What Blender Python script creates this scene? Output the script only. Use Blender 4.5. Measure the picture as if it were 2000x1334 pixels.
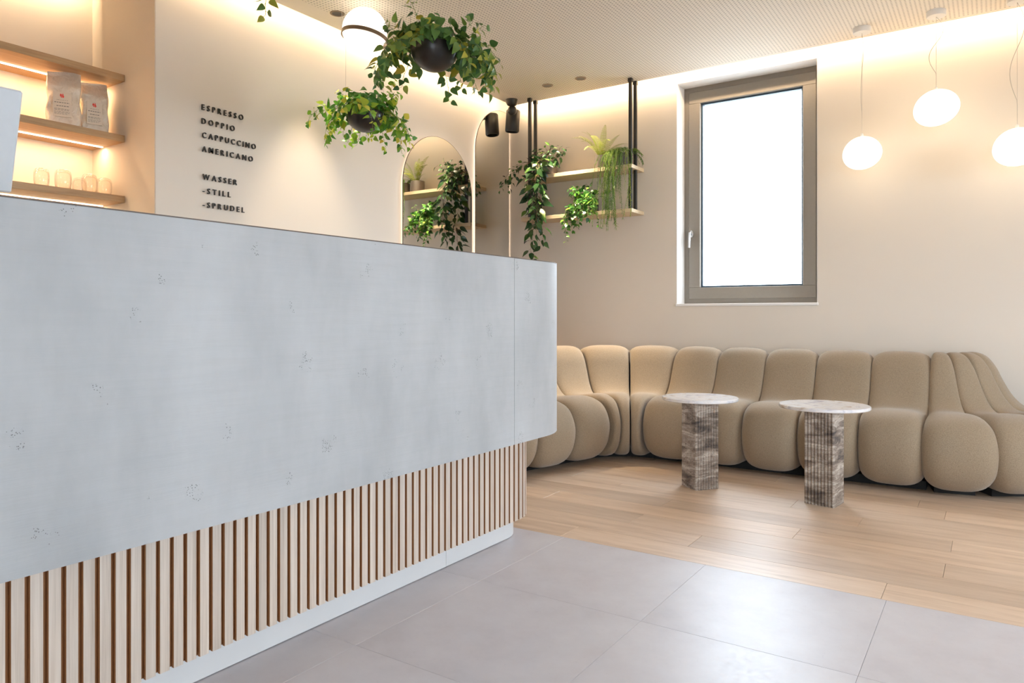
import bpy, math, random
from mathutils import Vector, Matrix

for o in list(bpy.data.objects):
    bpy.data.objects.remove(o)
scene = bpy.context.scene
COL = scene.collection
R = math.radians

# ------------------------------------------------------------------ camera
cam_d = bpy.data.cameras.new('camera')
cam_d.sensor_width = 36.0
cam_d.lens = 36.0 * 1408 / 2000
cam_d.shift_y = -51.0 / 2000
cam_d.clip_start = 0.05
cam = bpy.data.objects.new('camera', cam_d)
cam.location = (0, 0, 1.0)
cam.rotation_euler = (R(90), 0, math.atan(940 / 1408))
COL.objects.link(cam)
scene.camera = cam

# ------------------------------------------------------------------ world, exposure
W = bpy.data.worlds.new('sky')
scene.world = W
W.use_nodes = True
bg = W.node_tree.nodes['Background']
bg.inputs['Color'].default_value = (0.75, 0.875, 1.0, 1)
bg.inputs['Strength'].default_value = 10.0

vs = scene.view_settings
vs.view_transform = 'Standard'
vs.look = 'None'
vs.gamma = 1.0
vs.use_curve_mapping = False
vs.exposure = 1.03
try:
    scene.cycles.max_bounces = 10
    scene.cycles.diffuse_bounces = 5
    scene.cycles.glossy_bounces = 4
    scene.cycles.transparent_max_bounces = 12
    scene.cycles.sample_clamp_indirect = 6.0
    scene.cycles.caustics_refractive = False
    scene.cycles.caustics_reflective = False
except Exception:
    pass

# tunables
WARM = (1.0, 0.76, 0.50)
WARMER = (1.0, 0.69, 0.41)
COVE_W = 2.7        # watts per metre
SHELF_W = 1.9
HALO = 5.0
GLOBE = 2.4
SPOT = 100.0

# room numbers (metres; camera height is 1.0)
XL, YB, ZC = -3.75, 5.55, 2.90          # menu wall, window wall, ceiling underside
XCE, YCE = -3.618, 5.436                # edges of the floating ceiling
XR, YF = 3.2, -3.5
YN, XNB = 2.162, -4.41                  # niche side wall, niche back wall


# ------------------------------------------------------------------ helpers
class MB:
    def __init__(s):
        s.v, s.f, s.m = [], [], []

    def add(s, vs_, fs, mi=0):
        n = len(s.v)
        s.v += [tuple(p) for p in vs_]
        for f in fs:
            s.f.append([i + n for i in f]); s.m.append(mi)
        return s

    def box(s, x0, x1, y0, y1, z0, z1, mi=0, M=None):
        p = [Vector(q) for q in ((x0, y0, z0), (x1, y0, z0), (x1, y1, z0), (x0, y1, z0),
                                 (x0, y0, z1), (x1, y0, z1), (x1, y1, z1), (x0, y1, z1))]
        if M is not None:
            p = [M @ q for q in p]
        return s.add(p, [(0, 3, 2, 1), (4, 5, 6, 7), (0, 1, 5, 4), (1, 2, 6, 5), (2, 3, 7, 6), (3, 0, 4, 7)], mi)

    def bbox(s, x0, x1, y0, y1, z0, z1, b, mi=0, M=None):
        """box with chamfered edges"""
        p, idx = [], {}
        c = ((x0, x1), (y0, y1), (z0, z1))
        for i in (0, 1):
            for j in (0, 1):
                for k in (0, 1):
                    for a in range(3):
                        q = [c[0][i], c[1][j], c[2][k]]
                        for e in range(3):
                            if e != a:
                                q[e] += b * (1 - 2 * (i, j, k)[e])
                        idx[(i, j, k, a)] = len(p); p.append(Vector(q))
        f = []
        for a in range(3):
            e, g = (a + 1) % 3, (a + 2) % 3
            for sd in (0, 1):
                loop = []
                for (u, w) in ((0, 0), (1, 0), (1, 1), (0, 1)):
                    key = [0, 0, 0]; key[a] = sd; key[e] = u; key[g] = w
                    loop.append(idx[(key[0], key[1], key[2], a)])
                f.append(loop if sd else loop[::-1])
        for i in (0, 1):
            for j in (0, 1):
                for k in (0, 1):
                    t = [idx[(i, j, k, a)] for a in range(3)]
                    f.append(t if (i + j + k) % 2 else t[::-1])
        for a in range(3):
            e, g = (a + 1) % 3, (a + 2) % 3
            for u in (0, 1):
                for w in (0, 1):
                    k0 = [0, 0, 0]; k0[e] = u; k0[g] = w
                    k1 = list(k0); k1[a] = 1
                    q = [idx[(*k0, e)], idx[(*k1, e)], idx[(*k1, g)], idx[(*k0, g)]]
                    f.append(q if (u + w) % 2 == 0 else q[::-1])
        if M is not None:
            p = [M @ q for q in p]
        return s.add(p, f, mi)

    def prism(s, poly, z0, z1, mi=0, side_mi=None):
        n = len(poly)
        side_mi = mi if side_mi is None else side_mi
        k = len(s.v)
        s.v += [(x, y, z0) for x, y in poly] + [(x, y, z1) for x, y in poly]
        s.f.append([k + i for i in range(n)][::-1]); s.m.append(mi)
        s.f.append([k + n + i for i in range(n)]); s.m.append(mi)
        for i in range(n):
            j = (i + 1) % n
            s.f.append([k + i, k + j, k + n + j, k + n + i]); s.m.append(side_mi)
        return s

    def lathe(s, prof, n=24, mi=0, M=None, close=False):
        k = len(s.v)
        m = len(prof)
        for (r, z) in prof:
            for i in range(n):
                a = 2 * math.pi * i / n
                q = Vector((r * math.cos(a), r * math.sin(a), z))
                s.v.append(tuple(M @ q if M is not None else q))
        for j in range(m if close else m - 1):
            jj = (j + 1) % m
            for i in range(n):
                ii = (i + 1) % n
                s.f.append([k + j * n + i, k + j * n + ii, k + jj * n + ii, k + jj * n + i]); s.m.append(mi)
        if not close:
            if prof[0][0] > 1e-5:
                s.f.append([k + i for i in range(n)][::-1]); s.m.append(mi)
            if prof[-1][0] > 1e-5:
                s.f.append([k + (m - 1) * n + i for i in range(n)]); s.m.append(mi)
        return s

    def tube(s, pts, r, n=6, mi=0, taper=1.0):
        pts = [Vector(p) for p in pts]
        k = len(s.v)
        up = Vector((0.31, 0.22, 0.92)).normalized()
        for i, p in enumerate(pts):
            d = (pts[min(i + 1, len(pts) - 1)] - pts[max(i - 1, 0)])
            d = d.normalized() if d.length > 1e-9 else Vector((0, 0, 1))
            a = d.cross(up)
            if a.length < 1e-3:
                a = d.cross(Vector((1, 0, 0)))
            a.normalize(); b = d.cross(a)
            rr = r * (1 + (taper - 1) * i / max(1, len(pts) - 1))
            for q in range(n):
                t = 2 * math.pi * q / n
                s.v.append(tuple(p + a * rr * math.cos(t) + b * rr * math.sin(t)))
        for i in range(len(pts) - 1):
            for q in range(n):
                qq = (q + 1) % n
                s.f.append([k + i * n + q, k + i * n + qq, k + (i + 1) * n + qq, k + (i + 1) * n + q]); s.m.append(mi)
        s.f.append([k + q for q in range(n)][::-1]); s.m.append(mi)
        e = k + (len(pts) - 1) * n
        s.f.append([e + q for q in range(n)]); s.m.append(mi)
        return s

    def data(s, name, mats, smooth=False):
        me = bpy.data.meshes.new(name)
        me.from_pydata(s.v, [], s.f)
        for m in (mats if isinstance(mats, (list, tuple)) else [mats]):
            me.materials.append(m)
        me.polygons.foreach_set('material_index', s.m)
        if smooth:
            me.polygons.foreach_set('use_smooth', [True] * len(me.polygons))
            if smooth != True:
                me.set_sharp_from_angle(angle=R(smooth))
        me.update()
        return me


def put(name, me, parent=None, M=None):
    o = bpy.data.objects.new(name, me)
    COL.objects.link(o)
    if parent is not None:
        o.parent = parent
    if M is not None:
        o.matrix_basis = M
    return o


def build(name, mb, mats, parent=None, smooth=False, M=None):
    return put(name, mb.data(name, mats, smooth), parent, M)


def empty(name, loc=(0, 0, 0), rz=0.0):
    o = bpy.data.objects.new(name, None)
    o.empty_display_size = 0.1
    o.location = loc
    o.rotation_euler = (0, 0, rz)
    COL.objects.link(o)
    return o


def tag(o, label=None, cat=None, group=None, kind=None):
    if label: o['label'] = label
    if cat: o['category'] = cat
    if group: o['group'] = group
    if kind: o['kind'] = kind
    return o


def area(name, parent, loc, direction, sx, sy, power, color, spread=180.0):
    l = bpy.data.lights.new(name, 'AREA')
    l.shape = 'RECTANGLE'; l.size = sx; l.size_y = sy
    l.energy = power; l.color = color; l.spread = R(spread)
    o = bpy.data.objects.new(name, l); COL.objects.link(o)
    o.location = loc
    o.rotation_euler = Vector(direction).to_track_quat('-Z', 'X' if abs(direction[2]) < 2 else 'Y').to_euler()
    if parent is not None:
        o.parent = parent
    return o


def strip_light(name, parent, p0, p1, direction, width, power, color, spread=180.0):
    """long thin area light from p0 to p1, shining along direction"""
    p0, p1 = Vector(p0), Vector(p1)
    ax = (p1 - p0); L = ax.length; ax.normalize()
    z = -Vector(direction).normalized()
    z = (z - ax * z.dot(ax)).normalized()
    y = z.cross(ax)
    l = bpy.data.lights.new(name, 'AREA')
    l.shape = 'RECTANGLE'; l.size = L; l.size_y = width
    l.energy = power; l.color = color; l.spread = R(spread)
    o = bpy.data.objects.new(name, l); COL.objects.link(o)
    c = (p0 + p1) / 2
    o.matrix_basis = Matrix(((ax.x, y.x, z.x, c.x), (ax.y, y.y, z.y, c.y), (ax.z, y.z, z.z, c.z), (0, 0, 0, 1)))
    if parent is not None:
        o.parent = parent
    return o


# ------------------------------------------------------------------ materials
class NT:
    def __init__(s, name):
        s.m = bpy.data.materials.new(name)
        s.m.use_nodes = True
        s.t = s.m.node_tree
        s.b = s.t.nodes['Principled BSDF']
        s.out = s.t.nodes['Material Output']

    def n(s, typ, **kw):
        nd = s.t.nodes.new(typ)
        for k, v in kw.items():
            if hasattr(nd, k) and k not in nd.inputs:
                setattr(nd, k, v)
            else:
                nd.inputs[k].default_value = v
        return nd

    def l(s, a, b):
        s.t.links.new(a, b)

    def coord(s, scale=(1, 1, 1), kind='Object', rot=(0, 0, 0)):
        tc = s.n('ShaderNodeTexCoord'); mp = s.n('ShaderNodeMapping')
        mp.inputs['Scale'].default_value = scale
        mp.inputs['Rotation'].default_value = rot
        s.l(tc.outputs[kind], mp.inputs['Vector'])
        return mp.outputs['Vector']

    def noise(s, vec, scale, detail=4, rough=0.55, dist=0.0):
        nd = s.n('ShaderNodeTexNoise')
        nd.inputs['Scale'].default_value = scale
        nd.inputs['Detail'].default_value = detail
        nd.inputs['Roughness'].default_value = rough
        nd.inputs['Distortion'].default_value = dist
        s.l(vec, nd.inputs['Vector'])
        return nd.outputs['Fac']

    def ramp(s, fac, stops, interp='LINEAR'):
        r = s.n('ShaderNodeValToRGB')
        e = r.color_ramp.elements
        r.color_ramp.interpolation = interp
        while len(e) > 1:
            e.remove(e[-1])
        for i, (p, c) in enumerate(stops):
            el = e[0] if i == 0 else e.new(p)
            el.position = p
            el.color = (*c, 1) if len(c) == 3 else c
        s.l(fac, r.inputs['Fac'])
        return r.outputs['Color']

    def mix(s, fac, a, b, blend='MIX'):
        mx = s.n('ShaderNodeMix', data_type='RGBA', blend_type=blend)
        for sock, val in ((mx.inputs['Factor'], fac), (mx.inputs['A'] if False else mx.inputs[6], a), (mx.inputs[7], b)):
            if isinstance(val, (int, float)):
                sock.default_value = val
            elif isinstance(val, tuple):
                sock.default_value = (*val, 1) if len(val) == 3 else val
            else:
                s.l(val, sock)
        return mx.outputs[2]

    def math(s, op, a, b=None):
        m = s.n('ShaderNodeMath', operation=op)
        for i, val in enumerate((a, b)):
            if val is None:
                continue
            if isinstance(val, (int, float)):
                m.inputs[i].default_value = val
            else:
                s.l(val, m.inputs[i])
        return m.outputs[0]

    def bump(s, h, strength=0.2, dist=0.01):
        b = s.n('ShaderNodeBump')
        b.inputs['Strength'].default_value = strength
        b.inputs['Distance'].default_value = dist
        s.l(h, b.inputs['Height'])
        s.l(b.outputs['Normal'], s.b.inputs['Normal'])

    def col(s, c):
        if isinstance(c, tuple):
            s.b.inputs['Base Color'].default_value = (*c, 1)
        else:
            s.l(c, s.b.inputs['Base Color'])

    def rough(s, r):
        if isinstance(r, (int, float)):
            s.b.inputs['Roughness'].default_value = r
        else:
            s.l(r, s.b.inputs['Roughness'])


def plain(name, c, rough=0.5, metal=0.0, var=0.04, scale=40.0):
    t = NT(name)
    f = t.noise(t.coord(), scale, 3)
    a = tuple(max(0, x * (1 - var)) for x in c); b = tuple(min(1, x * (1 + var)) for x in c)
    t.col(t.ramp(f, [(0.3, a), (0.7, b)]))
    t.rough(rough)
    t.b.inputs['Metallic'].default_value = metal
    return t.m


def emit(name, c, strength):
    t = NT(name)
    e = t.n('ShaderNodeEmission')
    e.inputs['Color'].default_value = (*c, 1)
    e.inputs['Strength'].default_value = strength
    t.l(e.outputs[0], t.out.inputs['Surface'])
    return t.m


def m_wall(name, c):
    t = NT(name)
    v = t.coord()
    f = t.noise(v, 1.5, 3)
    t.col(t.ramp(f, [(0.3, tuple(x * 0.98 for x in c)), (0.7, c)]))
    t.rough(0.75)
    t.bump(t.noise(v, 220, 3), 0.05, 0.002)
    return t.m


M_WALL = m_wall('wall_paint', (0.75, 0.675, 0.585))
M_NICHE = m_wall('niche_paint', (0.76, 0.675, 0.56))
M_REVEAL = m_wall('reveal_paint', (0.84, 0.81, 0.78))


def m_ceiling():
    t = NT('perforated_ceiling')
    v = t.coord()
    c = (0.84, 0.765, 0.67)
    # regular perforation
    sc = t.n('ShaderNodeVectorMath', operation='SCALE'); sc.inputs['Scale'].default_value = 1 / 0.024
    t.l(v, sc.inputs[0])
    fr = t.n('ShaderNodeVectorMath', operation='FRACTION'); t.l(sc.outputs[0], fr.inputs[0])
    sb = t.n('ShaderNodeVectorMath', operation='SUBTRACT'); sb.inputs[1].default_value = (0.5, 0.5, 0)
    t.l(fr.outputs[0], sb.inputs[0])
    ml = t.n('ShaderNodeVectorMath', operation='MULTIPLY'); ml.inputs[1].default_value = (1, 1, 0)
    t.l(sb.outputs[0], ml.inputs[0])
    ln = t.n('ShaderNodeVectorMath', operation='LENGTH'); t.l(ml.outputs[0], ln.inputs[0])
    hole = t.math('LESS_THAN', ln.outputs['Value'], 0.24)
    sp = t.n('ShaderNodeSeparateXYZ'); t.l(v, sp.inputs[0])
    b1 = t.math('GREATER_THAN', sp.outputs['X'], XCE + 0.15)
    b2 = t.math('LESS_THAN', sp.outputs['Y'], YCE - 0.03)
    hole = t.math('MULTIPLY', hole, t.math('MULTIPLY', b1, b2))
    t.col(t.mix(hole, c, (0.46, 0.41, 0.355)))
    t.rough(0.8)
    return t.m


M_CEIL = m_ceiling()


def m_concrete():
    t = NT('concrete_panel')
    v = t.coord()
    vs1 = t.coord((1, 1.0, 0.45))
    f1 = t.noise(vs1, 3.2, 6, 0.6)
    base = t.ramp(f1, [(0.28, (0.355, 0.365, 0.37)), (0.5, (0.435, 0.445, 0.45)), (0.72, (0.50, 0.51, 0.515))])
    vh = t.coord((1, 1.2, 22))
    f2 = t.noise(vh, 3.0, 5, 0.65)
    base = t.mix(t.math('MULTIPLY', t.math('SUBTRACT', f2, 0.42), 0.5), base, (0.33, 0.337, 0.34))
    # pits in clusters
    vo = t.n('ShaderNodeTexVoronoi'); vo.inputs['Scale'].default_value = 210
    t.l(v, vo.inputs['Vector'])
    sx = t.n('ShaderNodeSeparateXYZ'); t.l(v, sx.inputs[0])
    cb = t.n('ShaderNodeCombineXYZ'); t.l(sx.outputs['Y'], cb.inputs['X']); t.l(sx.outputs['Z'], cb.inputs['Y'])
    v2 = t.n('ShaderNodeTexVoronoi', voronoi_dimensions='2D'); v2.inputs['Scale'].default_value = 4.3
    t.l(cb.outputs[0], v2.inputs['Vector'])
    cl2 = t.noise(v, 34, 2, 0.5)
    near = t.math('ADD', v2.outputs['Distance'], t.math('MULTIPLY', t.math('SUBTRACT', t.noise(v, 18, 2), 0.5), 0.35))
    cl = t.math('LESS_THAN', near, 0.10)
    msk = t.math('MULTIPLY', cl, t.math('GREATER_THAN', cl2, 0.50))
    pit = t.math('MULTIPLY', t.math('LESS_THAN', vo.outputs['Distance'], t.math('MULTIPLY', cl2, 0.5)), msk)
    base = t.mix(pit, base, (0.20, 0.20, 0.195))
    halo = t.math('MULTIPLY', cl, 0.04)
    base = t.mix(halo, base, (0.30, 0.305, 0.305))
    t.col(base)
    t.rough(0.62)
    hb = t.math('SUBTRACT', t.math('MULTIPLY', t.noise(vh, 14, 4), 0.35), pit)
    t.bump(hb, 0.25, 0.003)
    return t.m


M_CONC = m_concrete()
M_TRIM = plain('dark_edge_band', (0.10, 0.065, 0.045), 0.5)
M_PLINTH = plain('plinth_laminate', (0.66, 0.66, 0.655), 0.5, var=0.02, scale=6)
M_BROWN = plain('brown_fibreboard', (0.34, 0.155, 0.058), 0.7)


def m_wood(name, stops, scale=(1, 1, 1), gscale=6.0, rough=0.45, objrand=0.25, bump=0.06, knots=False, gstr=1.0, spec=0.5):
    """grain runs along the axis with the smallest scale"""
    t = NT(name)
    oi = t.n('ShaderNodeObjectInfo')
    tc = t.n('ShaderNodeTexCoord')
    ad = t.n('ShaderNodeVectorMath', operation='ADD')
    t.l(tc.outputs['Object'], ad.inputs[0])
    m3 = t.n('ShaderNodeVectorMath', operation='SCALE'); m3.inputs[0].default_value = (31, 17, 23)
    t.l(oi.outputs['Random'], m3.inputs['Scale'])
    t.l(m3.outputs[0], ad.inputs[1])
    mp = t.n('ShaderNodeMapping'); mp.inputs['Scale'].default_value = scale
    t.l(ad.outputs[0], mp.inputs['Vector'])
    v = mp.outputs['Vector']
    f = t.noise(v, gscale, 6, 0.62, 0.6)
    f2 = t.noise(v, gscale * 5, 3, 0.6)
    mixf = t.math('ADD', t.math('MULTIPLY', f, 0.7), t.math('MULTIPLY', f2, 0.3))
    c = t.ramp(mixf, stops)
    dv = t.math('MULTIPLY', t.math('SUBTRACT', oi.outputs['Random'], 0.5), objrand)
    hsv = t.n('ShaderNodeHueSaturation')
    t.l(t.math('ADD', dv, 1.0), hsv.inputs['Value'])
    t.l(c, hsv.inputs['Color'])
    t.col(hsv.outputs['Color'])
    t.rough(rough)
    t.b.inputs['Specular IOR Level'].default_value = spec
    t.bump(mixf, bump, 0.004)
    return t.m


M_SLAT = m_wood('ash_slat', [(0.30, (0.44, 0.355, 0.28)), (0.5, (0.60, 0.505, 0.42)), (0.7, (0.71, 0.62, 0.53))], (60, 60, 1.2), 1.2, 0.5, 0.14)
M_OAK = m_wood('oak_shelf', [(0.3, (0.36, 0.215, 0.10)), (0.5, (0.47, 0.30, 0.15)), (0.7, (0.54, 0.36, 0.19))], (30, 1.5, 30), 1.6, 0.45, 0.08)
M_PINE = m_wood('pale_wood_shelf', [(0.3, (0.56, 0.42, 0.25)), (0.5, (0.68, 0.54, 0.36)), (0.7, (0.74, 0.60, 0.42))], (1.5, 30, 30), 1.6, 0.45, 0.06)
M_PLANK = m_wood('oak_plank', [(0.28, (0.40, 0.265, 0.175)), (0.40, (0.545, 0.39, 0.27)), (0.52, (0.625, 0.465, 0.335)), (0.70, (0.69, 0.53, 0.395))],
                 (0.8, 9, 9), 2.0, 0.40, 0.24, 0.03, spec=0.7)


def m_tile():
    t = NT('stone_tile')
    oi = t.n('ShaderNodeObjectInfo')
    v = t.coord()
    f = t.noise(v, 2.4, 7, 0.65)
    c = t.ramp(f, [(0.3, (0.50, 0.47, 0.49)), (0.5, (0.57, 0.54, 0.56)), (0.7, (0.615, 0.59, 0.61))])
    f2 = t.noise(v, 60, 4, 0.7)
    c = t.mix(t.math('MULTIPLY', t.math('GREATER_THAN', f2, 0.66), 0.25), c, (0.45, 0.405, 0.41))
    hsv = t.n('ShaderNodeHueSaturation')
    t.l(t.math('ADD', t.math('MULTIPLY', t.math('SUBTRACT', oi.outputs['Random'], 0.5), 0.05), 1.0), hsv.inputs['Value'])
    t.l(c, hsv.inputs['Color'])
    t.col(hsv.outputs['Color'])
    t.rough(t.ramp(f2, [(0.3, (0.34,) * 3), (0.75, (0.45,) * 3)]))
    t.b.inputs['Specular IOR Level'].default_value = 0.48
    t.bump(f2, 0.06, 0.002)
    return t.m


M_TILE = m_tile()
M_GROUT = plain('joint_fill', (0.33, 0.29, 0.27), 0.8)


def m_fabric():
    t = NT('boucle_fabric')
    v = t.coord()
    f = t.noise(v, 260, 3, 0.7)
    f1 = t.noise(v, 3, 3)
    c = t.ramp(f, [(0.30, (0.235, 0.175, 0.115)), (0.55, (0.33, 0.253, 0.172)), (0.75, (0.41, 0.322, 0.228))])
    c = t.mix(t.math('MULTIPLY', f1, 0.18), c, (0.305, 0.236, 0.162))
    t.col(c)
    t.rough(0.95)
    t.b.inputs['Sheen Weight'].default_value = 0.25
    t.b.inputs['Sheen Roughness'].default_value = 0.5
    t.b.inputs['Specular IOR Level'].default_value = 0.15
    t.bump(f, 0.35, 0.003)
    return t.m


M_FAB = m_fabric()
M_BLACK = plain('black_metal', (0.018, 0.017, 0.016), 0.42)
M_BASE = plain('black_base', (0.012, 0.011, 0.010), 0.8)


def m_travertine():
    t = NT('fluted_travertine')
    v = t.coord((1.0, 1.0, 4.5))
    f = t.noise(v, 4.2, 8, 0.68, 0.8)
    c = t.ramp(f, [(0.34, (0.055, 0.042, 0.036)), (0.45, (0.20, 0.15, 0.115)), (0.52, (0.35, 0.285, 0.23)), (0.60, (0.56, 0.49, 0.42)), (0.72, (0.25, 0.165, 0.09))])
    v2 = t.coord((1, 1, 1.8))
    f2 = t.noise(v2, 70, 3, 0.7)
    c = t.mix(t.math('MULTIPLY', t.math('GREATER_THAN', f2, 0.58), 0.45), c, (0.11, 0.09, 0.08))
    t.col(c)
    t.rough(0.5)
    t.bump(f2, 0.25, 0.003)
    return t.m


def m_marble():
    t = NT('veined_marble')
    v = t.coord()
    f = t.noise(v, 7, 6, 0.6, 1.8)
    c = t.ramp(f, [(0.30, (0.42, 0.40, 0.45)), (0.43, (0.70, 0.68, 0.70)), (0.55, (0.80, 0.77, 0.75)), (0.68, (0.55, 0.44, 0.34)), (0.8, (0.78, 0.74, 0.70))])
    t.col(c)
    t.rough(0.22)
    return t.m


M_TRAV, M_MARB = m_travertine(), m_marble()
M_FRAME = plain('taupe_window_paint', (0.27, 0.235, 0.195), 0.45, var=0.02)
M_GASKET = plain('dark_gasket', (0.05, 0.09, 0.13), 0.4)
M_STEEL = plain('brushed_steel', (0.62, 0.61, 0.60), 0.3, 0.9)
M_WHITE = plain('white_plastic', (0.80, 0.78, 0.75), 0.45, var=0.02)
M_BRONZE = plain('bronze_ring', (0.20, 0.135, 0.085), 0.38, 0.6)
M_BOWL = plain('black_bowl', (0.022, 0.019, 0.018), 0.28)
M_POT = plain('taupe_pot', (0.135, 0.115, 0.10), 0.7)
M_POTB = plain('dark_pot', (0.035, 0.034, 0.033), 0.6)
M_SOIL = plain('potting_soil', (0.035, 0.022, 0.014), 0.95, var=0.3)
M_STEM = plain('green_stem', (0.20, 0.26, 0.06), 0.6, var=0.2)
M_STEMB = plain('brown_stem', (0.20, 0.12, 0.06), 0.7, var=0.2)
M_CABLE = plain('thin_cable', (0.55, 0.50, 0.44), 0.5)
M_LETTER = plain('letter_black', (0.030, 0.026, 0.022), 0.5)
M_SCREEN = plain('pale_grey_plastic', (0.60, 0.63, 0.66), 0.4, var=0.02)
M_GLASSBLK = plain('screen_glass', (0.01, 0.01, 0.012), 0.12)


def m_pane(name, gloss=0.06, tint=(1, 1, 1), rough=0.0, power=5.0):
    t = NT(name)
    tr = t.n('ShaderNodeBsdfTransparent'); tr.inputs['Color'].default_value = (*tint, 1)
    gl = t.n('ShaderNodeBsdfGlossy'); gl.inputs['Roughness'].default_value = rough
    lw = t.n('ShaderNodeLayerWeight'); lw.inputs['Blend'].default_value = 0.5
    fac = t.math('ADD', t.math('MULTIPLY', t.math('POWER', lw.outputs['Facing'], power), 0.9), gloss)
    mx = t.n('ShaderNodeMixShader')
    t.l(fac, mx.inputs[0])
    t.l(tr.outputs[0], mx.inputs[1]); t.l(gl.outputs[0], mx.inputs[2])
    t.l(mx.outputs[0], t.out.inputs['Surface'])
    return t.m


M_PANE = m_pane('window_glass')
M_TUMBLER = m_pane('clear_tumbler', 0.03, (0.98, 0.975, 0.965), 0.03, 2.6)


def m_mirror():
    t = NT('mirror_silver')
    t.col((0.86, 0.86, 0.83)); t.b.inputs['Metallic'].default_value = 1.0; t.rough(0.015)
    return t.m


M_MIRROR = m_mirror()


def m_leaf(name, stops, rough=0.38, trans=0.25):
    t = NT(name)
    oi = t.n('ShaderNodeObjectInfo')
    v = t.coord()
    f = t.noise(v, 40, 2)
    r = t.math('ADD', t.math('MULTIPLY', oi.outputs['Random'], 0.88), t.math('MULTIPLY', f, 0.12))
    c = t.ramp(r, stops)
    t.col(c)
    t.rough(rough)
    # light seen through the leaf
    tl = t.n('ShaderNodeBsdfTranslucent')
    t.l(c, tl.inputs['Color'])
    mx = t.n('ShaderNodeMixShader'); mx.inputs[0].default_value = trans
    t.l(t.b.outputs[0], mx.inputs[1]); t.l(tl.outputs[0], mx.inputs[2])
    t.l(mx.outputs[0], t.out.inputs['Surface'])
    return t.m


M_LEAF1 = m_leaf('pothos_leaf_dark', [(0.0, (0.035, 0.105, 0.035)), (0.40, (0.085, 0.20, 0.045)), (0.66, (0.20, 0.31, 0.055)), (0.84, (0.36, 0.38, 0.05)), (1.0, (0.62, 0.46, 0.04))])
M_LEAF2 = m_leaf('pothos_leaf_light', [(0.0, (0.04, 0.15, 0.035)), (0.25, (0.11, 0.32, 0.035)), (0.6, (0.33, 0.53, 0.045)), (0.86, (0.52, 0.55, 0.06)), (1.0, (0.66, 0.48, 0.08))])
M_LEAF3 = m_leaf('trailing_leaf', [(0.0, (0.012, 0.040, 0.014)), (0.6, (0.030, 0.085, 0.025)), (0.88, (0.075, 0.16, 0.035)), (1.0, (0.25, 0.33, 0.04))], 0.27, 0.18)
M_LEAF4 = m_leaf('ivy_leaf', [(0.0, (0.02, 0.085, 0.02)), (0.5, (0.055, 0.19, 0.03)), (0.85, (0.14, 0.32, 0.04)), (1.0, (0.36, 0.42, 0.06))], 0.3, 0.2)
M_FERN = m_leaf('fern_frond', [(0.0, (0.22, 0.29, 0.045)), (1.0, (0.36, 0.40, 0.07))], 0.6, 0.15)
M_RHIP = m_leaf('mistletoe_cactus_strand', [(0.0, (0.06, 0.15, 0.03)), (0.6, (0.17, 0.28, 0.04)), (1.0, (0.38, 0.44, 0.06))], 0.5, 0.2)

M_LED = emit('led_diffuser', (1.0, 0.80, 0.56), 7.0)
M_HALO = emit('halo_led', (1.0, 0.80, 0.62), HALO)
M_GLOBE = emit('opal_globe', (1.0, 0.82, 0.58), GLOBE)
M_GLOBE2 = emit('opal_globe_ringed', (1.0, 0.86, 0.66), 1.15)

# ------------------------------------------------------------------ structure: walls
def struct(name, mb, mats, smooth=False):
    return tag(build(name, mb, mats, None, smooth), kind='structure')


WX0, WX1, WZ0, WZ1 = -2.116, -1.054, 1.090, 2.862       # window opening in the back wall
T = 0.30
ZT = 3.20
# window wall
m = MB()
m.box(XNB - T, WX0, YB, YB + T, 0, ZT)
m.box(WX1, XR + T, YB, YB + T, 0, ZT)
m.box(WX0, WX1, YB, YB + T, 0, WZ0)
m.box(WX0, WX1, YB, YB + T, WZ1, ZT)
struct('wall_back', m, M_WALL)
# menu wall (left) with its return into the niche
m = MB()
m.box(XL - 0.9, XL, YN, YB, 0, ZT)
struct('wall_left', m, M_WALL)
m = MB()
m.box(XNB - T, XNB, YF, YN, 0, ZT)
struct('wall_niche_back', m, M_NICHE)
m = MB()
m.box(XNB, XL - 0.002, YN - 0.004, YN, 0, ZT)
struct('wall_niche_side', m, M_NICHE)
# right wall with a long shop window (outside the picture)
RY0, RY1, RZ0, RZ1 = 1.4, 4.3, 0.60, 2.30
m = MB()
m.box(XR, XR + T, YF, RY0, 0, ZT)
m.box(XR, XR + T, RY1, YB, 0, ZT)
m.box(XR, XR + T, RY0, RY1, 0, RZ0)
m.box(XR, XR + T, RY0, RY1, RZ1, ZT)
struct('wall_right', m, M_WALL)
# wall behind the camera with a glazed front
FX0, FX1 = 0.6, 2.6
m = MB()
m.box(XNB - T, FX0, YF - T, YF, 0, ZT)
m.box(FX1, XR + T, YF - T, YF, 0, ZT)
m.box(FX0, FX1, YF - T, YF, RZ1, ZT)
struct('wall_front', m, M_WALL)

# ceiling: floating perforated panel, upper slab above it
m = MB()
m.box(XNB + 0.10, XR, YF, YN - 0.10, ZC, ZC + 0.025)
m.box(XCE, XR, YN - 0.10, YCE, ZC, ZC + 0.025)
ceil = struct('ceiling', m, M_CEIL)
m = MB()
m.box(XNB - T, XR + T, YF - T, YB + T, ZT, ZT + 0.1)
build('upper_slab', m, M_WALL, ceil)

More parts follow.
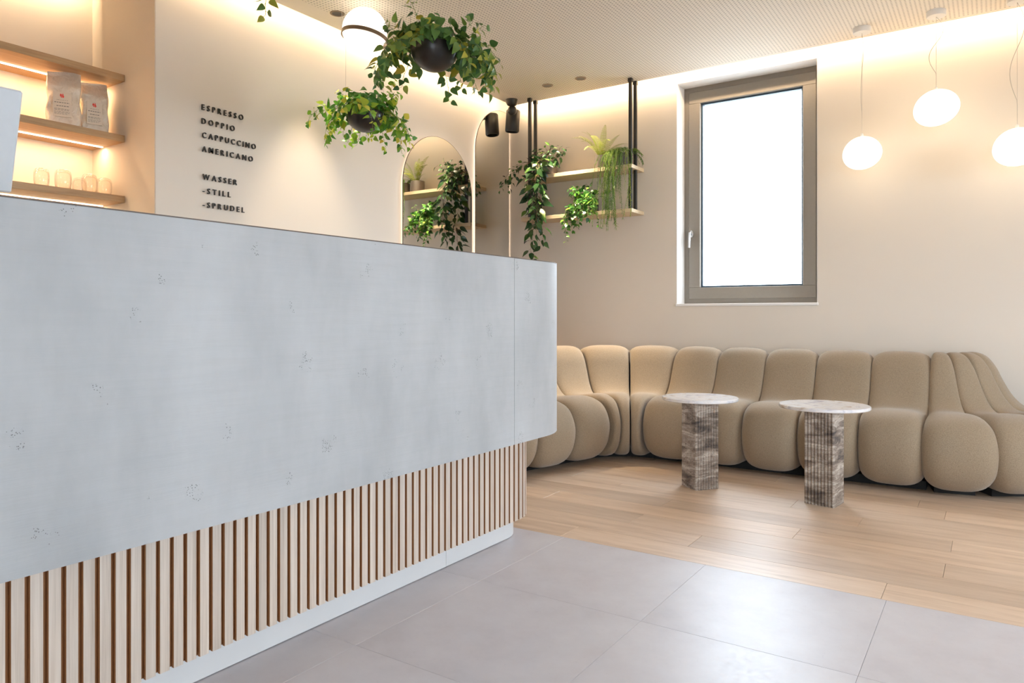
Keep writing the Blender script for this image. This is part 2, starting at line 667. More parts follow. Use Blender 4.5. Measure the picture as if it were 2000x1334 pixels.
# floor with tiles and planks
m = MB()
m.box(XNB - T, XR + T, YF - T, YB + T, -0.12, -0.006)
floor = struct('floor', m, M_GROUT)
YBD = 2.835
TW, TD = 0.648, 0.640
m = MB().bbox(0.0003, TW - 0.0003, -TD + 0.0003, -0.0003, -0.012, 0.0, 0.0007)
tile_me = m.data('tile', M_TILE)
x0 = -0.312 - 7 * TW
i = 0
while x0 + i * TW < XR:
    x = x0 + i * TW
    j = 0
    while YBD - j * TD > YF:
        y = YBD - j * TD
        if not (x + TW < -1.85 and y < 2.2 and x < -3.2):
            put('tile', tile_me, floor, Matrix.Translation((x, y, 0)))
        j += 1
    i += 1
PW, PL = 0.182, 1.30
known = {0: -0.33, 1: -1.10, 2: -0.16, 5: -0.535, 6: -0.88, 3: -0.75, 4: -1.45, 7: -0.2}
rnd = random.Random(4)
plank_me = MB().bbox(0.0006, PL - 0.0006, 0.0006, PW - 0.0006, -0.012, 0.0, 0.0009).data('plank', M_PLANK)
for r_ in range(int((YB - YBD) / PW) + 1):
    jx = known.get(r_, rnd.uniform(-1.4, 0))
    k = -3
    while jx + k * PL < XR:
        x = jx + k * PL
        if x + PL > XL:
            put('plank', plank_me, floor, Matrix.Translation((x, YBD + r_ * PW, 0)))
        k += 1

# unseen plane outside, added to cut sky light from below the horizon
m = MB().box(-60, 60, -60, 60, -3.6, -3.5)
struct('ground', m, plain('outdoor_paving', (0.30, 0.29, 0.27), 0.9))

# ------------------------------------------------------------------ windows
def window(name, mk, w, h, depth, sash, panes=1, transom=False, handle=False):
    """window in local x (width) z (height); y is outwards. origin at the lower left of the opening"""
    root = empty(name)
    tag(root, kind='structure')
    fo, fs = 0.048, sash
    def ring(a, b, y0, y1, mat, nm, x0=0.0, x1=None):
        x1 = w if x1 is None else x1
        q = MB()
        q.box(x0 + a, x1 - a, y0, y1, a, b)
        q.box(x0 + a, x1 - a, y0, y1, h - b, h - a)
        q.box(x0 + a, x0 + b, y0, y1, b, h - b)
        q.box(x1 - b, x1 - a, y0, y1, b, h - b)
        return build(nm, q, mat, root)
    ring(0.0, fo, 0.012, depth, M_FRAME, 'window_frame')
    n = panes
    for k in range(n):
        xa = k * w / n; xb = (k + 1) * w / n
        q = MB()
        a, b = fo - 0.006 if n == 1 else 0.03, fo + fs
        def bar(x0, x1, z0, z1):
            q.bbox(x0, x1, 0.0, depth - 0.01, z0, z1, 0.003)
        bar(xa + a, xb - a, a, b); bar(xa + a, xb - a, h - b, h - a)
        bar(xa + a, xa + b, b, h - b); bar(xb - b, xb - a, b, h - b)
        build('sash', q, M_FRAME, root)
        q = MB()
        g = 0.014
        y0, y1 = depth * 0.36, depth * 0.9
        q.box(xa + b, xb - b, y0, y1, b, b + g); q.box(xa + b, xb - b, y0, y1, h - b - g, h - b)
        q.box(xa + b, xa + b + g, y0, y1, b + g, h - b - g); q.box(xb - b - g, xb - b, y0, y1, b + g, h - b - g)
        build('gasket', q, M_GASKET, root)
        q = MB().box(xa + b + 0.002, xb - b - 0.002, depth * 0.55, depth * 0.55 + 0.005, b + 0.002, h - b - 0.002)
        build('pane', q, M_PANE, root)
    root.matrix_basis = mk
    return root


w1 = window('window_1', Matrix.Translation((WX0, YB + 0.165, WZ0)), WX1 - WX0, WZ1 - WZ0, 0.08, 0.088)
# handle of window 1
hl = MB()
hx, hz = 0.066, 0.575
hl.lathe([(0.0, 0), (0.015, 0), (0.015, 0.008), (0.0, 0.008)], 16, M=Matrix.Translation((hx, 0, hz)) @ Matrix.Rotation(R(90), 4, 'X') @ Matrix.Scale(1.9, 4, (0, 1, 0)))
hl.tube([(hx, 0, hz), (hx, -0.045, hz)], 0.009, 10)
hl.tube([(hx - 0.0, -0.045, hz + 0.008), (hx - 0.003, -0.047, hz - 0.02), (hx - 0.005, -0.047, hz - 0.115)], 0.009, 10)
build('handle', hl, M_STEEL, w1, smooth=40)
# plastered reveal lining and sill board
m = MB()
m.box(WX0 - 0.0005, WX0 + 0.004, YB + 0.001, YB + 0.165, WZ0, WZ1)
m.box(WX1 - 0.004, WX1 + 0.0005, YB + 0.001, YB + 0.165, WZ0, WZ1)
m.box(WX0, WX1, YB + 0.001, YB + 0.165, WZ1 - 0.004, WZ1 + 0.0005)
build('reveal_lining', m, M_REVEAL, w1).matrix_parent_inverse = Matrix.Translation((-WX0, -YB - 0.165, -WZ0))
m = MB().bbox(WX0 - 0.006, WX1 + 0.006, YB - 0.012, YB + 0.17, WZ0 - 0.018, WZ0 + 0.003, 0.003)
build('window_sill', m, M_REVEAL, w1).matrix_parent_inverse = Matrix.Translation((-WX0, -YB - 0.165, -WZ0))

window('window_2', Matrix.Translation((XR + 0.12, RY1, RZ0)) @ Matrix.Rotation(R(-90), 4, 'Z'), RY1 - RY0, RZ1 - RZ0, 0.08, 0.04, panes=4)
window('window_3', Matrix.Translation((FX1, YF - 0.12, 0.0)) @ Matrix.Rotation(R(180), 4, 'Z'), FX1 - FX0, RZ1, 0.08, 0.04, panes=3)


def portal(loc, direction, sx, sy):
    o = area('daylight_portal', None, loc, direction, sx, sy, 1.0, (1, 1, 1))
    o.data.cycles.is_portal = True
    return o


def portal_rect(p0, ax, L, H, direction):
    o = strip_light('daylight_portal', None, p0, Vector(p0) + Vector(ax) * L, direction, H, 1.0, (1, 1, 1))
    o.data.cycles.is_portal = True


portal_rect((WX0, YB + 0.29, (WZ0 + WZ1) / 2), (1, 0, 0), WX1 - WX0, WZ1 - WZ0, (0, -1, 0))
portal_rect((XR + 0.26, RY0, (RZ0 + RZ1) / 2), (0, 1, 0), RY1 - RY0, RZ1 - RZ0, (-1, 0, 0))
portal_rect((FX0, YF - 0.26, RZ1 / 2), (1, 0, 0), FX1 - FX0, RZ1, (0, 1, 0))

# ------------------------------------------------------------------ cove lighting
def cove(p0, p1, d, label, k=1.0):
    root = empty('cove_light', ((p0[0] + p1[0]) / 2, (p0[1] + p1[1]) / 2, ZC + 0.025))
    tag(root, label, 'light strip', 'light strips hidden above the ceiling edges')
    v0, v1, dd = Vector(p0), Vector(p1), Vector(d)
    ax = (v1 - v0).normalized()
    q = MB()
    M = Matrix(((ax.x, -dd.x, 0, v0.x), (ax.y, -dd.y, 0, v0.y), (0, 0, 1, ZC + 0.025), (0, 0, 0, 1)))
    q.box(0, (v1 - v0).length, 0.002, 0.022, 0.0, 0.016, 0, M)
    o = build('led_profile', q, M_WHITE, root)
    o.matrix_parent_inverse = Matrix.Translation(-root.location)
    L = (v1 - v0).length
    z = ZC + 0.034
    s = strip_light('cove_lamp', root, (v0.x, v0.y, z), (v1.x, v1.y, z), (d[0], d[1], -0.25), 0.014, COVE_W * L * k, WARM)
    s.matrix_parent_inverse = Matrix.Translation(-root.location)
    return root


cove((XCE - 0.001, YN - 0.05, 0), (XCE - 0.001, YCE, 0), (-1, 0, 0), 'warm light strip above the ceiling edge along the menu wall', 0.52)
cove((XCE, YCE + 0.001, 0), (XR - 0.02, YCE + 0.001, 0), (0, 1, 0), 'warm light strip above the ceiling edge along the window wall')
cove((XNB + 0.099, YF + 0.3, 0), (XNB + 0.099, YN - 0.11, 0), (-1, 0, 0), 'warm light strip above the ceiling edge over the shelf niche', 1.7)

# ------------------------------------------------------------------ bar counter
CX, CY0, CR = -1.607, 2.67, 0.35
CYS, CXE = -0.60, -2.40
Z_TOP, Z_PB = 1.234, 0.478
counter = empty('bar_counter', (-2.0, 1.2, 0))
tag(counter, 'long bar counter with pale concrete front, vertical ash slats and rounded end', 'counter')
CI = Matrix.Translation((2.0, -1.2, 0))


def cpart(name, mb, mats, smooth=False):
    o = build(name, mb, mats, counter, smooth)
    o.matrix_parent_inverse = CI
    return o


def cpath(off, n=20, ys=CYS, xe=CXE, seam=None):
    """outline of the customer side, inset by off; from the near end to the far rear"""
    pts = [(CX - off, ys)]
    r = CR - off
    for k in range(n + 1):
        a = R(90) * k / n
        pts.append((CX - CR + r * math.cos(a), CY0 + r * math.sin(a)))
    pts.append((xe, CY0 + r))
    return pts


def shell(outer, inner, z0, z1):
    q = MB()
    n = len(outer)
    q.v = [(x, y, z) for z in (z0, z1) for (x, y) in outer] + [(x, y, z) for z in (z0, z1) for (x, y) in inner]
    for k in range(n - 1):
        q.f.append([k, k + 1, n + k + 1, n + k])
        q.f.append([2 * n + k + 1, 2 * n + k, 3 * n + k, 3 * n + k + 1])
        q.f.append([n + k, n + k + 1, 3 * n + k + 1, 3 * n + k])
        q.f.append([k + 1, k, 2 * n + k, 2 * n + k + 1])
    q.f.append([0, n, 3 * n, 2 * n]); q.f.append([n - 1, 3 * n - 1, 4 * n - 1, 2 * n - 1])
    q.m = [0] * len(q.f)
    return q


YSEAM = 2.424
m = MB().box(CX - 0.028, CX, CYS, YSEAM - 0.001, Z_PB, Z_TOP - 0.003)
cpart('front_panel', m, M_CONC)
o_, i_ = cpath(0, 28, YSEAM + 0.001), cpath(0.028, 28, YSEAM + 0.001)
cpart('end_panel', shell(o_, i_, Z_PB, Z_TOP - 0.003), M_CONC, smooth=30)
cpart('edge_band', shell(cpath(-0.001, 28), cpath(0.06, 28), Z_TOP - 0.003, Z_TOP), M_TRIM, smooth=30)
poly = cpath(0.061, 28) + [(CXE, CYS)]
m = MB().prism(poly, Z_TOP - 0.03, Z_TOP - 0.001)
cpart('worktop', m, M_PLINTH)
poly = cpath(0.03, 28) + [(CXE, CYS)]
m = MB().prism(poly, Z_PB + 0.002, Z_TOP - 0.032)
cpart('carcass', m, M_PLINTH, smooth=30)  # unseen solid body, added to block light inside the counter
SO = 0.139                                  # slat faces sit this far behind the panel face
poly = cpath(SO + 0.011, 28) + [(CXE, CYS)]
m = MB().prism(poly, 0.098, Z_PB + 0.001)
cpart('slat_backing', m, M_BROWN, smooth=30)
PO = 0.199
YPS = 2.424 - 0.19
polyp = shell([(CX - PO, CYS), (CX - PO, YPS - 0.001)], [(CX - PO - 0.02, CYS), (CX - PO - 0.02, YPS - 0.001)], 0.003, 0.099)
cpart('plinth', polyp, M_PLINTH)
cpart('plinth', shell(cpath(PO, 24, YPS + 0.001), cpath(PO + 0.02, 24, YPS + 0.001), 0.003, 0.099), M_PLINTH, smooth=30)
poly = cpath(PO + 0.022, 24) + [(CXE, CYS)]
cpart('plinth_core', MB().prism(poly, 0.0, 0.097), M_BASE, smooth=30)
# slats: pale face, brown flanks
SW, SP, SD = 0.0256, 0.0368, 0.0105
m = MB()
z0, z1 = 0.096, Z_PB
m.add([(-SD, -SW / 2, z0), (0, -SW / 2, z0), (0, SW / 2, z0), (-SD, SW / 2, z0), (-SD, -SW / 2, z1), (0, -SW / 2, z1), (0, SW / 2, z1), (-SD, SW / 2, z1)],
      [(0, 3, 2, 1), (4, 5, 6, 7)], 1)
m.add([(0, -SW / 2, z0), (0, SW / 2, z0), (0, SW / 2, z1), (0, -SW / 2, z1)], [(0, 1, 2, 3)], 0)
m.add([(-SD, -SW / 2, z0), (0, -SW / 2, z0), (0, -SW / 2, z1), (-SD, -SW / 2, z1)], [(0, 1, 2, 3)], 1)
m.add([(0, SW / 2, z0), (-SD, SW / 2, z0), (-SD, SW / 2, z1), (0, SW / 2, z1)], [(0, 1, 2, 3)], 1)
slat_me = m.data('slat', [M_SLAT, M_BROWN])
rs = CR - SO
start = 0.6764 + SP - SW / 2 - 0.0005
lst = []
k = -34
while True:
    y = start + k * SP
    if y > CY0 + 2.0:
        break
    if y >= CYS + 0.02:
        if y <= CY0:
            lst.append((CX - SO, y, 0.0))
        else:
            s_ = y - CY0
            if s_ < rs * R(90):
                a = s_ / rs
                lst.append((CX - CR + rs * math.cos(a), CY0 + rs * math.sin(a), a))
            else:
                x = CX - CR - (s_ - rs * R(90))
                if x < CXE + 0.02:
                    break
                lst.append((x, CY0 + rs, R(90)))
    k += 1
for (x, y, a) in lst:
    o = put('slat', slat_me, counter, Matrix.Translation((x, y, 0)) @ Matrix.Rotation(a, 4, 'Z'))
    o.matrix_parent_inverse = CI

# till screen seen from behind at the left edge
pos = empty('till_screen', (-1.86, 0.567, Z_TOP))
tag(pos, 'pale grey till screen seen from behind on the counter at the left edge', 'screen')
TM = Matrix.Rotation(R(15), 4, 'Y')
m = MB().bbox(-0.008, 0.010, -0.17, 0.158, 0.045, 0.272, 0.004, 0, TM)
build('screen_housing', m, M_SCREEN, pos)
m = MB().box(-0.0095, -0.0082, -0.16, 0.148, 0.055, 0.262, 0, TM)
build('display', m, M_GLASSBLK, pos)
m = MB().bbox(-0.10, 0.06, -0.09, 0.07, 0.0, 0.014, 0.004)
build('foot', m, M_SCREEN, pos)
m = MB().bbox(-0.02, 0.03, -0.045, 0.025, 0.012, 0.14, 0.006)
build('stand', m, M_SCREEN, pos)

# ------------------------------------------------------------------ niche shelves
SHX0, SHX1 = XNB + 0.001, -4.049
SHY0, SHY1 = -0.4, YN - 0.005
SHT = 0.038
SHZ = (2.348, 2.008, 1.669)
for z, lab in zip(SHZ, ('top oak shelf in the lit niche, above the two coffee bags',
                        'middle oak shelf in the lit niche carrying the two coffee bags',
                        'lowest oak shelf in the lit niche carrying upturned tumblers')):
    root = empty('wall_shelf', ((SHX0 + SHX1) / 2, (SHY0 + SHY1) / 2, z - SHT))
    tag(root, lab, 'shelf', 'oak shelves in the niche')
    inv = Matrix.Translation(-root.location)
    m = MB().bbox(SHX0, SHX1, SHY0, SHY1, z - SHT, z, 0.0015)
    build('board', m, M_OAK, root).matrix_parent_inverse = inv
    m = MB().box(-4.276, -4.264, SHY0 + 0.02, SHY1 - 0.012, z - SHT - 0.004, z - SHT + 0.001)
    build('light_strip', m, M_LED, root).matrix_parent_inverse = inv
    s = strip_light('shelf_lamp', root, (-4.27, SHY0 + 0.05, z - SHT - 0.006), (-4.27, SHY1 - 0.015, z - SHT - 0.006), (0, 0, -1), 0.010, SHELF_W * 2.5, WARMER)
    s.matrix_parent_inverse = inv


def m_foil():
    t = NT('matt_foil')
    v = t.coord()
    f = t.noise(v, 16, 5, 0.6, 0.6)
    t.col(t.ramp(f, [(0.3, (0.70, 0.59, 0.46)), (0.7, (0.88, 0.79, 0.66))]))
    t.b.inputs['Metallic'].default_value = 0.2
    t.rough(0.38)
    t.bump(f, 0.9, 0.02)
    return t.m


M_FOIL = m_foil()
M_LABELP = plain('bag_print_field', (0.76, 0.66, 0.53), 0.6, var=0.02)
M_RED = plain('red_print', (0.72, 0.05, 0.03), 0.6)
M_INK = plain('grey_print', (0.20, 0.17, 0.14), 0.7)


def coffee_bag(loc, rz, w, h, d, seed, label):
    rr = random.Random(seed)
    root = empty('coffee_bag', loc, rz)
    tag(root, label, 'coffee bag', 'coffee bags on the middle shelf')
    q = MB()
    NZ, NP = 22, 36
    wob = [rr.uniform(-1, 1) for _ in range(8)]
    for j in range(NZ + 1):
        t = j / NZ
        dd = d * (1 - 0.12 * t) if t < 0.72 else d * 0.915 * max(0.10, 1 - (t - 0.72) / 0.26)
        ww = w * (1 - 0.04 * math.sin(math.pi * t)) * (1 - 0.05 * max(0, t - 0.8) / 0.2)
        for k in range(NP):
            a = 2 * math.pi * k / NP
            c, s_ = math.cos(a), math.sin(a)
            e = 0.28
            x = dd / 2 * math.copysign(abs(c) ** e, c)
            y = ww / 2 * math.copysign(abs(s_) ** e, s_)
            amp = 0.006 * math.sin(math.pi * min(1, t * 1.15 + 0.03))
            n = math.sin(9 * t + wob[0] * 5 + 3 * y / w * 3) + math.sin(17 * t + wob[1] * 5 - 14 * y / w) * 0.6 + rr.uniform(-0.25, 0.25)
            x += amp * n
            y += amp * 0.9 * math.sin(13 * t + wob[2] * 6) * (1 if s_ > 0 else -1) * (0.3 + 0.7 * abs(s_))
            lean = 0.012 * wob[3] * t * t
            q.v.append((x, y + lean, h * t + (0.006 * math.sin(5 * y / w + wob[4] * 3) if t > 0.9 else 0)))
    for j in range(NZ):
        for k in range(NP):
            kk = (k + 1) % NP
            q.f.append([j * NP + k, j * NP + kk, (j + 1) * NP + kk, (j + 1) * NP + k])
    q.f.append([k for k in range(NP)][::-1]); q.f.append([NZ * NP + k for k in range(NP)])
    q.m = [0] * len(q.f)
    build('pouch', q, M_FOIL, root, smooth=50)
    fx = d / 2 + 0.0075
    q = MB()
    q.box(fx - 0.012, fx, -0.30 * w, 0.22 * w, 0.16 * h, 0.60 * h)
    lab = build('print_field', q, M_LABELP, root)
    q = MB()
    cy, cz, u = -0.04 * w, 0.535 * h, 0.0042
    for (a, b) in ((-1.5, 1.6), (0.6, 1.9), (-0.6, 0.6), (0.9, 0.5), (-1.6, -0.6), (0.3, -0.5), (1.5, -0.9), (-0.7, -1.7), (1.0, -1.9), (-1.9, 0.5)):
        q.box(fx - 0.002, fx + 0.0008, cy + (a - 0.62) * u, cy + (a + 0.62) * u, cz + (b - 0.6) * u, cz + (b + 0.6) * u)
    build('red_emblem', q, M_RED, lab)
    q = MB()
    for zz, a, b, th in ((0.455, -0.20, 0.12, 0.0012), (0.405, -0.26, 0.16, 0.0034), (0.345, -0.20, 0.14, 0.0034), (0.295, -0.26, 0.17, 0.0018),
                         (0.275, -0.26, 0.15, 0.0018), (0.245, -0.26, 0.17, 0.0014), (0.225, -0.26, 0.16, 0.0014), (0.205, -0.26, 0.10, 0.0014)):
        yy = a * w
        while yy < b * w:
            ln = rr.uniform(0.006, 0.014)
            q.box(fx - 0.002, fx + 0.0008, yy, min(yy + ln, b * w), zz * h, zz * h + th)
            yy += ln + 0.003
    build('printed_lines', q, M_INK, lab)
    return root


coffee_bag((-4.155, 1.884, SHZ[1]), R(-24), 0.162, 0.296, 0.085, 3, 'crumpled champagne coffee bag, nearer the left edge, on the middle oak shelf')
coffee_bag((-4.180, 2.050, SHZ[1]), R(-14), 0.142, 0.285, 0.095, 11, 'smoother champagne coffee bag nearer the niche corner on the middle oak shelf')

# upturned tumblers
gl_prof = [(0.036, 0.0), (0.0405, 0.03), (0.0415, 0.06), (0.040, 0.082), (0.034, 0.096), (0.020, 0.103), (0.0, 0.104)]
gi = [(0.0, 0.094), (0.018, 0.0935), (0.030, 0.088), (0.0365, 0.078), (0.0385, 0.06), (0.0376, 0.03), (0.0335, 0.0)]
tum_me = MB().lathe(gl_prof + gi, 28, close=True).data('tumbler', M_TUMBLER, True)
tl = [((-4.13, 1.765), 'upturned clear tumbler, leftmost of the row on the lowest oak shelf', 1.0),
      ((-4.125, 1.868), 'upturned clear tumbler, second from the left on the lowest oak shelf', 1.10),
      ((-4.24, 2.005), 'upturned clear tumbler set back behind the others on the lowest oak shelf', 0.98),
      ((-4.13, 2.005), 'upturned clear tumbler in front, second from the right on the lowest oak shelf', 1.08),
      ((-4.17, 2.105), 'upturned clear tumbler, rightmost of the row by the niche corner', 1.06)]
for (p, lab, s) in tl:
    p = (p[0], p[1])
    o = put('tumbler', tum_me, None, Matrix.Translation((p[0], p[1], SHZ[2] + 0.0005)) @ Matrix.Diagonal((s * 0.88, s * 0.88, s * 0.95, 1)))
    tag(o, lab, 'glass', 'upturned tumblers on the lowest shelf')

# ------------------------------------------------------------------ menu lettering
def glyphs(text):
    fd = bpy.data.curves.new('glyph', 'FONT')
    fd.body = text
    fd.size = 1.0
    fd.extrude = 0.11
    fd.offset = 0.006
    fd.resolution_u = 3
    fo = bpy.data.objects.new('glyph', fd)
    COL.objects.link(fo)
    bpy.context.view_layer.update()
    me = bpy.data.meshes.new_from_object(fo.evaluated_get(bpy.context.evaluated_depsgraph_get()))
    bpy.data.objects.remove(fo)
    bpy.data.curves.remove(fd)
    return me


letters = {}
LINES = [('ESPRESSO', 2.169, 2.427, 0.271), ('DOPPIO', 2.090, 2.427, 0.212), ('CAPPUCCINO', 2.011, 2.430, 0.356), ('AMERICANO', 1.932, 2.430, 0.335),
         ('WASSER', 1.774, 2.434, 0.221), ('-STILL', 1.695, 2.434, 0.178), ('-SPRUDEL', 1.616, 2.434, 0.272)]
CAPH = 0.0308
for (txt, zb, y0, width) in LINES:
    root = empty('menu_word', (XL, y0, zb))
    tag(root, 'raised black letters spelling %s on the menu wall' % txt.replace('-', ''), 'lettering', 'raised menu words on the wall')
    items = []
    for ch in txt:
        if ch not in letters:
            me = glyphs(ch)
            xs = [v.co.x for v in me.vertices]; ys = [v.co.y for v in me.vertices]
            me.materials.clear(); me.materials.append(M_LETTER)
            letters[ch] = (me, min(xs), max(xs), max(ys), min(ys))
        items.append(letters[ch])
    caph = 0.70
    sc = CAPH / (letters['E'][3] if 'E' in letters else caph)
    sx_ = sc * 0.86
    gw = [(it[2] - it[1]) * sx_ for it in items]
    gap = (width - sum(gw)) / (len(txt) - 1)
    y = 0.0
    for ch, it, g in zip(txt, items, gw):
        M = Matrix(((0, 0, sc, 0.011), (sx_, 0, 0, y - it[1] * sx_), (0, sc, 0, 0), (0, 0, 0, 1)))
        put('letter', it[0], root, M)
        y += g + gap

# ------------------------------------------------------------------ mirrors with halo
def arch(yc, r, zs, z0, ycut=None, n=40):
    pts = [(yc - r, z0)]
    for k in range(n + 1):
        a = math.pi - math.pi * k / n
        y = yc + r * math.cos(a); z = zs + r * math.sin(a)
        if ycut is not None and y > ycut:
            y0_, z0_ = pts[-1]
            z = zs + math.sqrt(max(0, r * r - (ycut - yc) ** 2))
            pts.append((ycut, z)); pts.append((ycut, z0))
            return pts
        pts.append((y, z))
    pts.append((yc + r, z0))
    return pts


def mirror(label, yc, r, zs, z0, ycut=None):
    root = empty('arched_mirror', (XL, yc, z0))
    tag(root, label, 'mirror', 'arched backlit mirrors')
    inv = Matrix.Translation(-root.location)
    pts = arch(yc, r, zs, z0, ycut)
    n = len(pts)
    def plate(pp, xa, xb, nm, mat):
        q = MB()
        k = len(pp)
        q.v = [(xa, y, z) for y, z in pp] + [(xb, y, z) for y, z in pp]
        q.f = [[i for i in range(k)], [k + i for i in range(k)][::-1]] + [[i, k + i, k + (i + 1) % k, (i + 1) % k] for i in range(k)]
        q.m = [0] * len(q.f)
        build(nm, q, mat, root).matrix_parent_inverse = inv
    plate(pts, XL + 0.024, XL + 0.030, 'mirror_glass', M_MIRROR)
    ip = arch(yc, r - 0.035, zs, z0 + 0.035, None if ycut is None else ycut - 0.11)
    plate(ip, XL + 0.001, XL + 0.023, 'halo_light', M_HALO)
    # thin dark rim line round the glass
    q = MB()
    op = arch(yc, r + 0.0025, zs, z0 - 0.0025, None if ycut is None else ycut + 0.0025)
    k = len(pts)
    if len(op) == k:
        q.v = [(x, y, z) for x in (XL + 0.0235, XL + 0.0302) for pp in (pts, op) for (y, z) in pp]
        for i in range(k):
            j = (i + 1) % k
            q.f.append([2 * k + i, 2 * k + j, 3 * k + j, 3 * k + i])
            q.f.append([k + i, k + j, 3 * k + j, 3 * k + i])
            q.f.append([i, j, k + j, k + i])
        q.m = [0] * len(q.f)
        build('rim', q, M_TRIM, root).matrix_parent_inverse = inv


mirror('lower arched mirror with glowing edge, reflecting the plant shelf', 4.518, 0.432, 2.004, 0.62)
mirror('taller arched mirror with glowing edge cut off by the room corner', 5.438, 0.432, 2.425, 0.62, 5.518)

# ------------------------------------------------------------------ hanging plant shelf
HX0, HX1, HYF = -3.444, -2.394, 5.303
HZ = (2.209, 1.855)
hs = empty('hanging_shelf', (-2.92, 5.42, HZ[1] - 0.03))
tag(hs, 'two-tier pale wood shelf hanging from black ceiling rods in the corner', 'shelf')
inv = Matrix.Translation(-hs.location)
for z in HZ:
    m = MB().bbox(HX0, HX1, HYF, YB - 0.004, z - 0.030, z, 0.0015)
    build('shelf_board', m, M_PINE, hs).matrix_parent_inverse = inv
for x in (-3.372, -2.418):
    for y in (5.332, 5.425):
        m = MB()
        m.bbox(x - 0.0125, x + 0.0125, y - 0.0125, y + 0.0125, HZ[1] - 0.028, ZC, 0.002)
        m.bbox(x - 0.017, x + 0.017, y - 0.017, y + 0.017, ZC - 0.03, ZC, 0.002)
        build('rod', m, M_BLACK, hs).matrix_parent_inverse = inv

# ------------------------------------------------------------------ foliage helpers
def leaf_mesh(name, mat, prof, fold=0.25, curl=0.25, seed=0):
    """unit-length leaf along +x, upper side +z"""
    rr = random.Random(seed)
    v, f = [], []
    for i, (t, w) in enumerate(prof):
        z = -curl * t * t
        v += [(t, -w, z + fold * w + rr.uniform(-.015, .015)), (t, 0, z), (t, w, z + fold * w + rr.uniform(-.015, .015))]
    for i in range(len(prof) - 1):
        a = i * 3; b = a + 3
        f += [(a, b, b + 1, a + 1), (a + 1, b + 1, b + 2, a + 2)]
    q = MB(); q.add(v, f)
    return q.data(name, mat, True)


HEART = [(-0.05, 0.12), (0.03, 0.32), (0.20, 0.41), (0.42, 0.37), (0.66, 0.24), (0.86, 0.10), (1.0, 0.005)]
LANCE = [(0.0, 0.02), (0.13, 0.17), (0.33, 0.245), (0.55, 0.21), (0.78, 0.10), (1.0, 0.004)]
OVATE = [(-0.02, 0.06), (0.06, 0.26), (0.25, 0.36), (0.5, 0.32), (0.76, 0.16), (1.0, 0.004)]


def leaf_set(name, mat, prof, n=4):
    rr = random.Random(hash(name) % 1000 if False else len(name))
    return [leaf_mesh('leaf', mat, prof, rr.uniform(0.1, 0.4), rr.uniform(0.05, 0.45), k + 7) for k in range(n)]


def orient(p, d, up, s):
    d = d.normalized()
    y = up.cross(d)
    if y.length < 1e-3:
        y = Vector((1, 0, 0)).cross(d)
    y.normalize()
    z = d.cross(y)
    return Matrix(((d.x * s, y.x * s, z.x * s, p.x), (d.y * s, y.y * s, z.y * s, p.y), (d.z * s, y.z * s, z.z * s, p.z), (0, 0, 0, 1)))


def rv(rr, s=1.0):
    return Vector((rr.gauss(0, s), rr.gauss(0, s), rr.gauss(0, s)))


class Budget:
    n = 0


def vine(root, leaves, p, d, length, rr, step=0.028, size=0.05, grav=0.9, wob=0.25, stem_mat=None, stem_r=0.0016, avoid=None, start_leaf=0.0, petiole=0.4, taper_leaf=0.6, limit=None, face=None):
    """one trailing stem (a part) with its leaves (parts)"""
    if limit is not None:
        if limit[0] < 5:
            return
        length = min(length, start_leaf + limit[0] * step * 0.95)
    pts = [p.copy()]
    d = d.normalized()
    L = 0.0
    ds = 0.014
    lf = []
    nxt = start_leaf
    side = 1
    while L < length:
        d = (d + Vector((0, 0, -grav * ds * 4)) + rv(rr, wob * 0.12)).normalized()
        q = pts[-1] + d * ds
        if avoid is not None:
            q = avoid(q)
        pts.append(q); L += ds
        if L >= nxt:
            fr = L / length
            s = size * (1 - (1 - taper_leaf) * fr) * rr.uniform(0.75, 1.25)
            lat = d.cross(Vector((0, 0, 1)))
            lat = lat.normalized() if lat.length > 1e-3 else Vector((math.cos(L * 90), math.sin(L * 90), 0))
            lat = (Matrix.Rotation(rr.uniform(-1.2, 1.2), 3, d) @ lat) * side
            ld = (lat + d * rr.uniform(0.1, 0.7) + Vector((0, 0, rr.uniform(-0.75, 0.15))) + rv(rr, 0.15)).normalized()
            base = q + ld * s * petiole
            lf.append((q.copy(), base, ld, s))
            side = -side
            nxt += step * rr.uniform(0.7, 1.3)
    q = MB().tube(pts[::2] if len(pts) > 5 else pts, stem_r, 4, taper=0.6)
    for (a, b, ld, s) in lf:
        q.tube([a, b], stem_r * 0.6, 3)
    build('vine_stem', q, stem_mat or M_STEM, root)
    for (a, b, ld, s) in lf:
        if limit is not None and limit[0] <= 0:
            break
        rad = Vector((b.x, b.y, 0)) if face is None else Vector(face)
        rad = rad.normalized() if rad.length > 1e-3 else Vector((0, -1, 0))
        up = (Vector((0, 0, 0.7)) + rad * 0.9 + rv(rr, 0.5))
        put('leaf', rr.choice(leaves), root, orient(b, ld, up, s))
        if limit is not None:
            limit[0] -= 1


def lathe_out(prof_out, thick):
    inner = [(max(0.0, r - thick), z + (thick if i == 0 else 0)) for i, (r, z) in enumerate(prof_out)]
    return prof_out + inner[::-1]


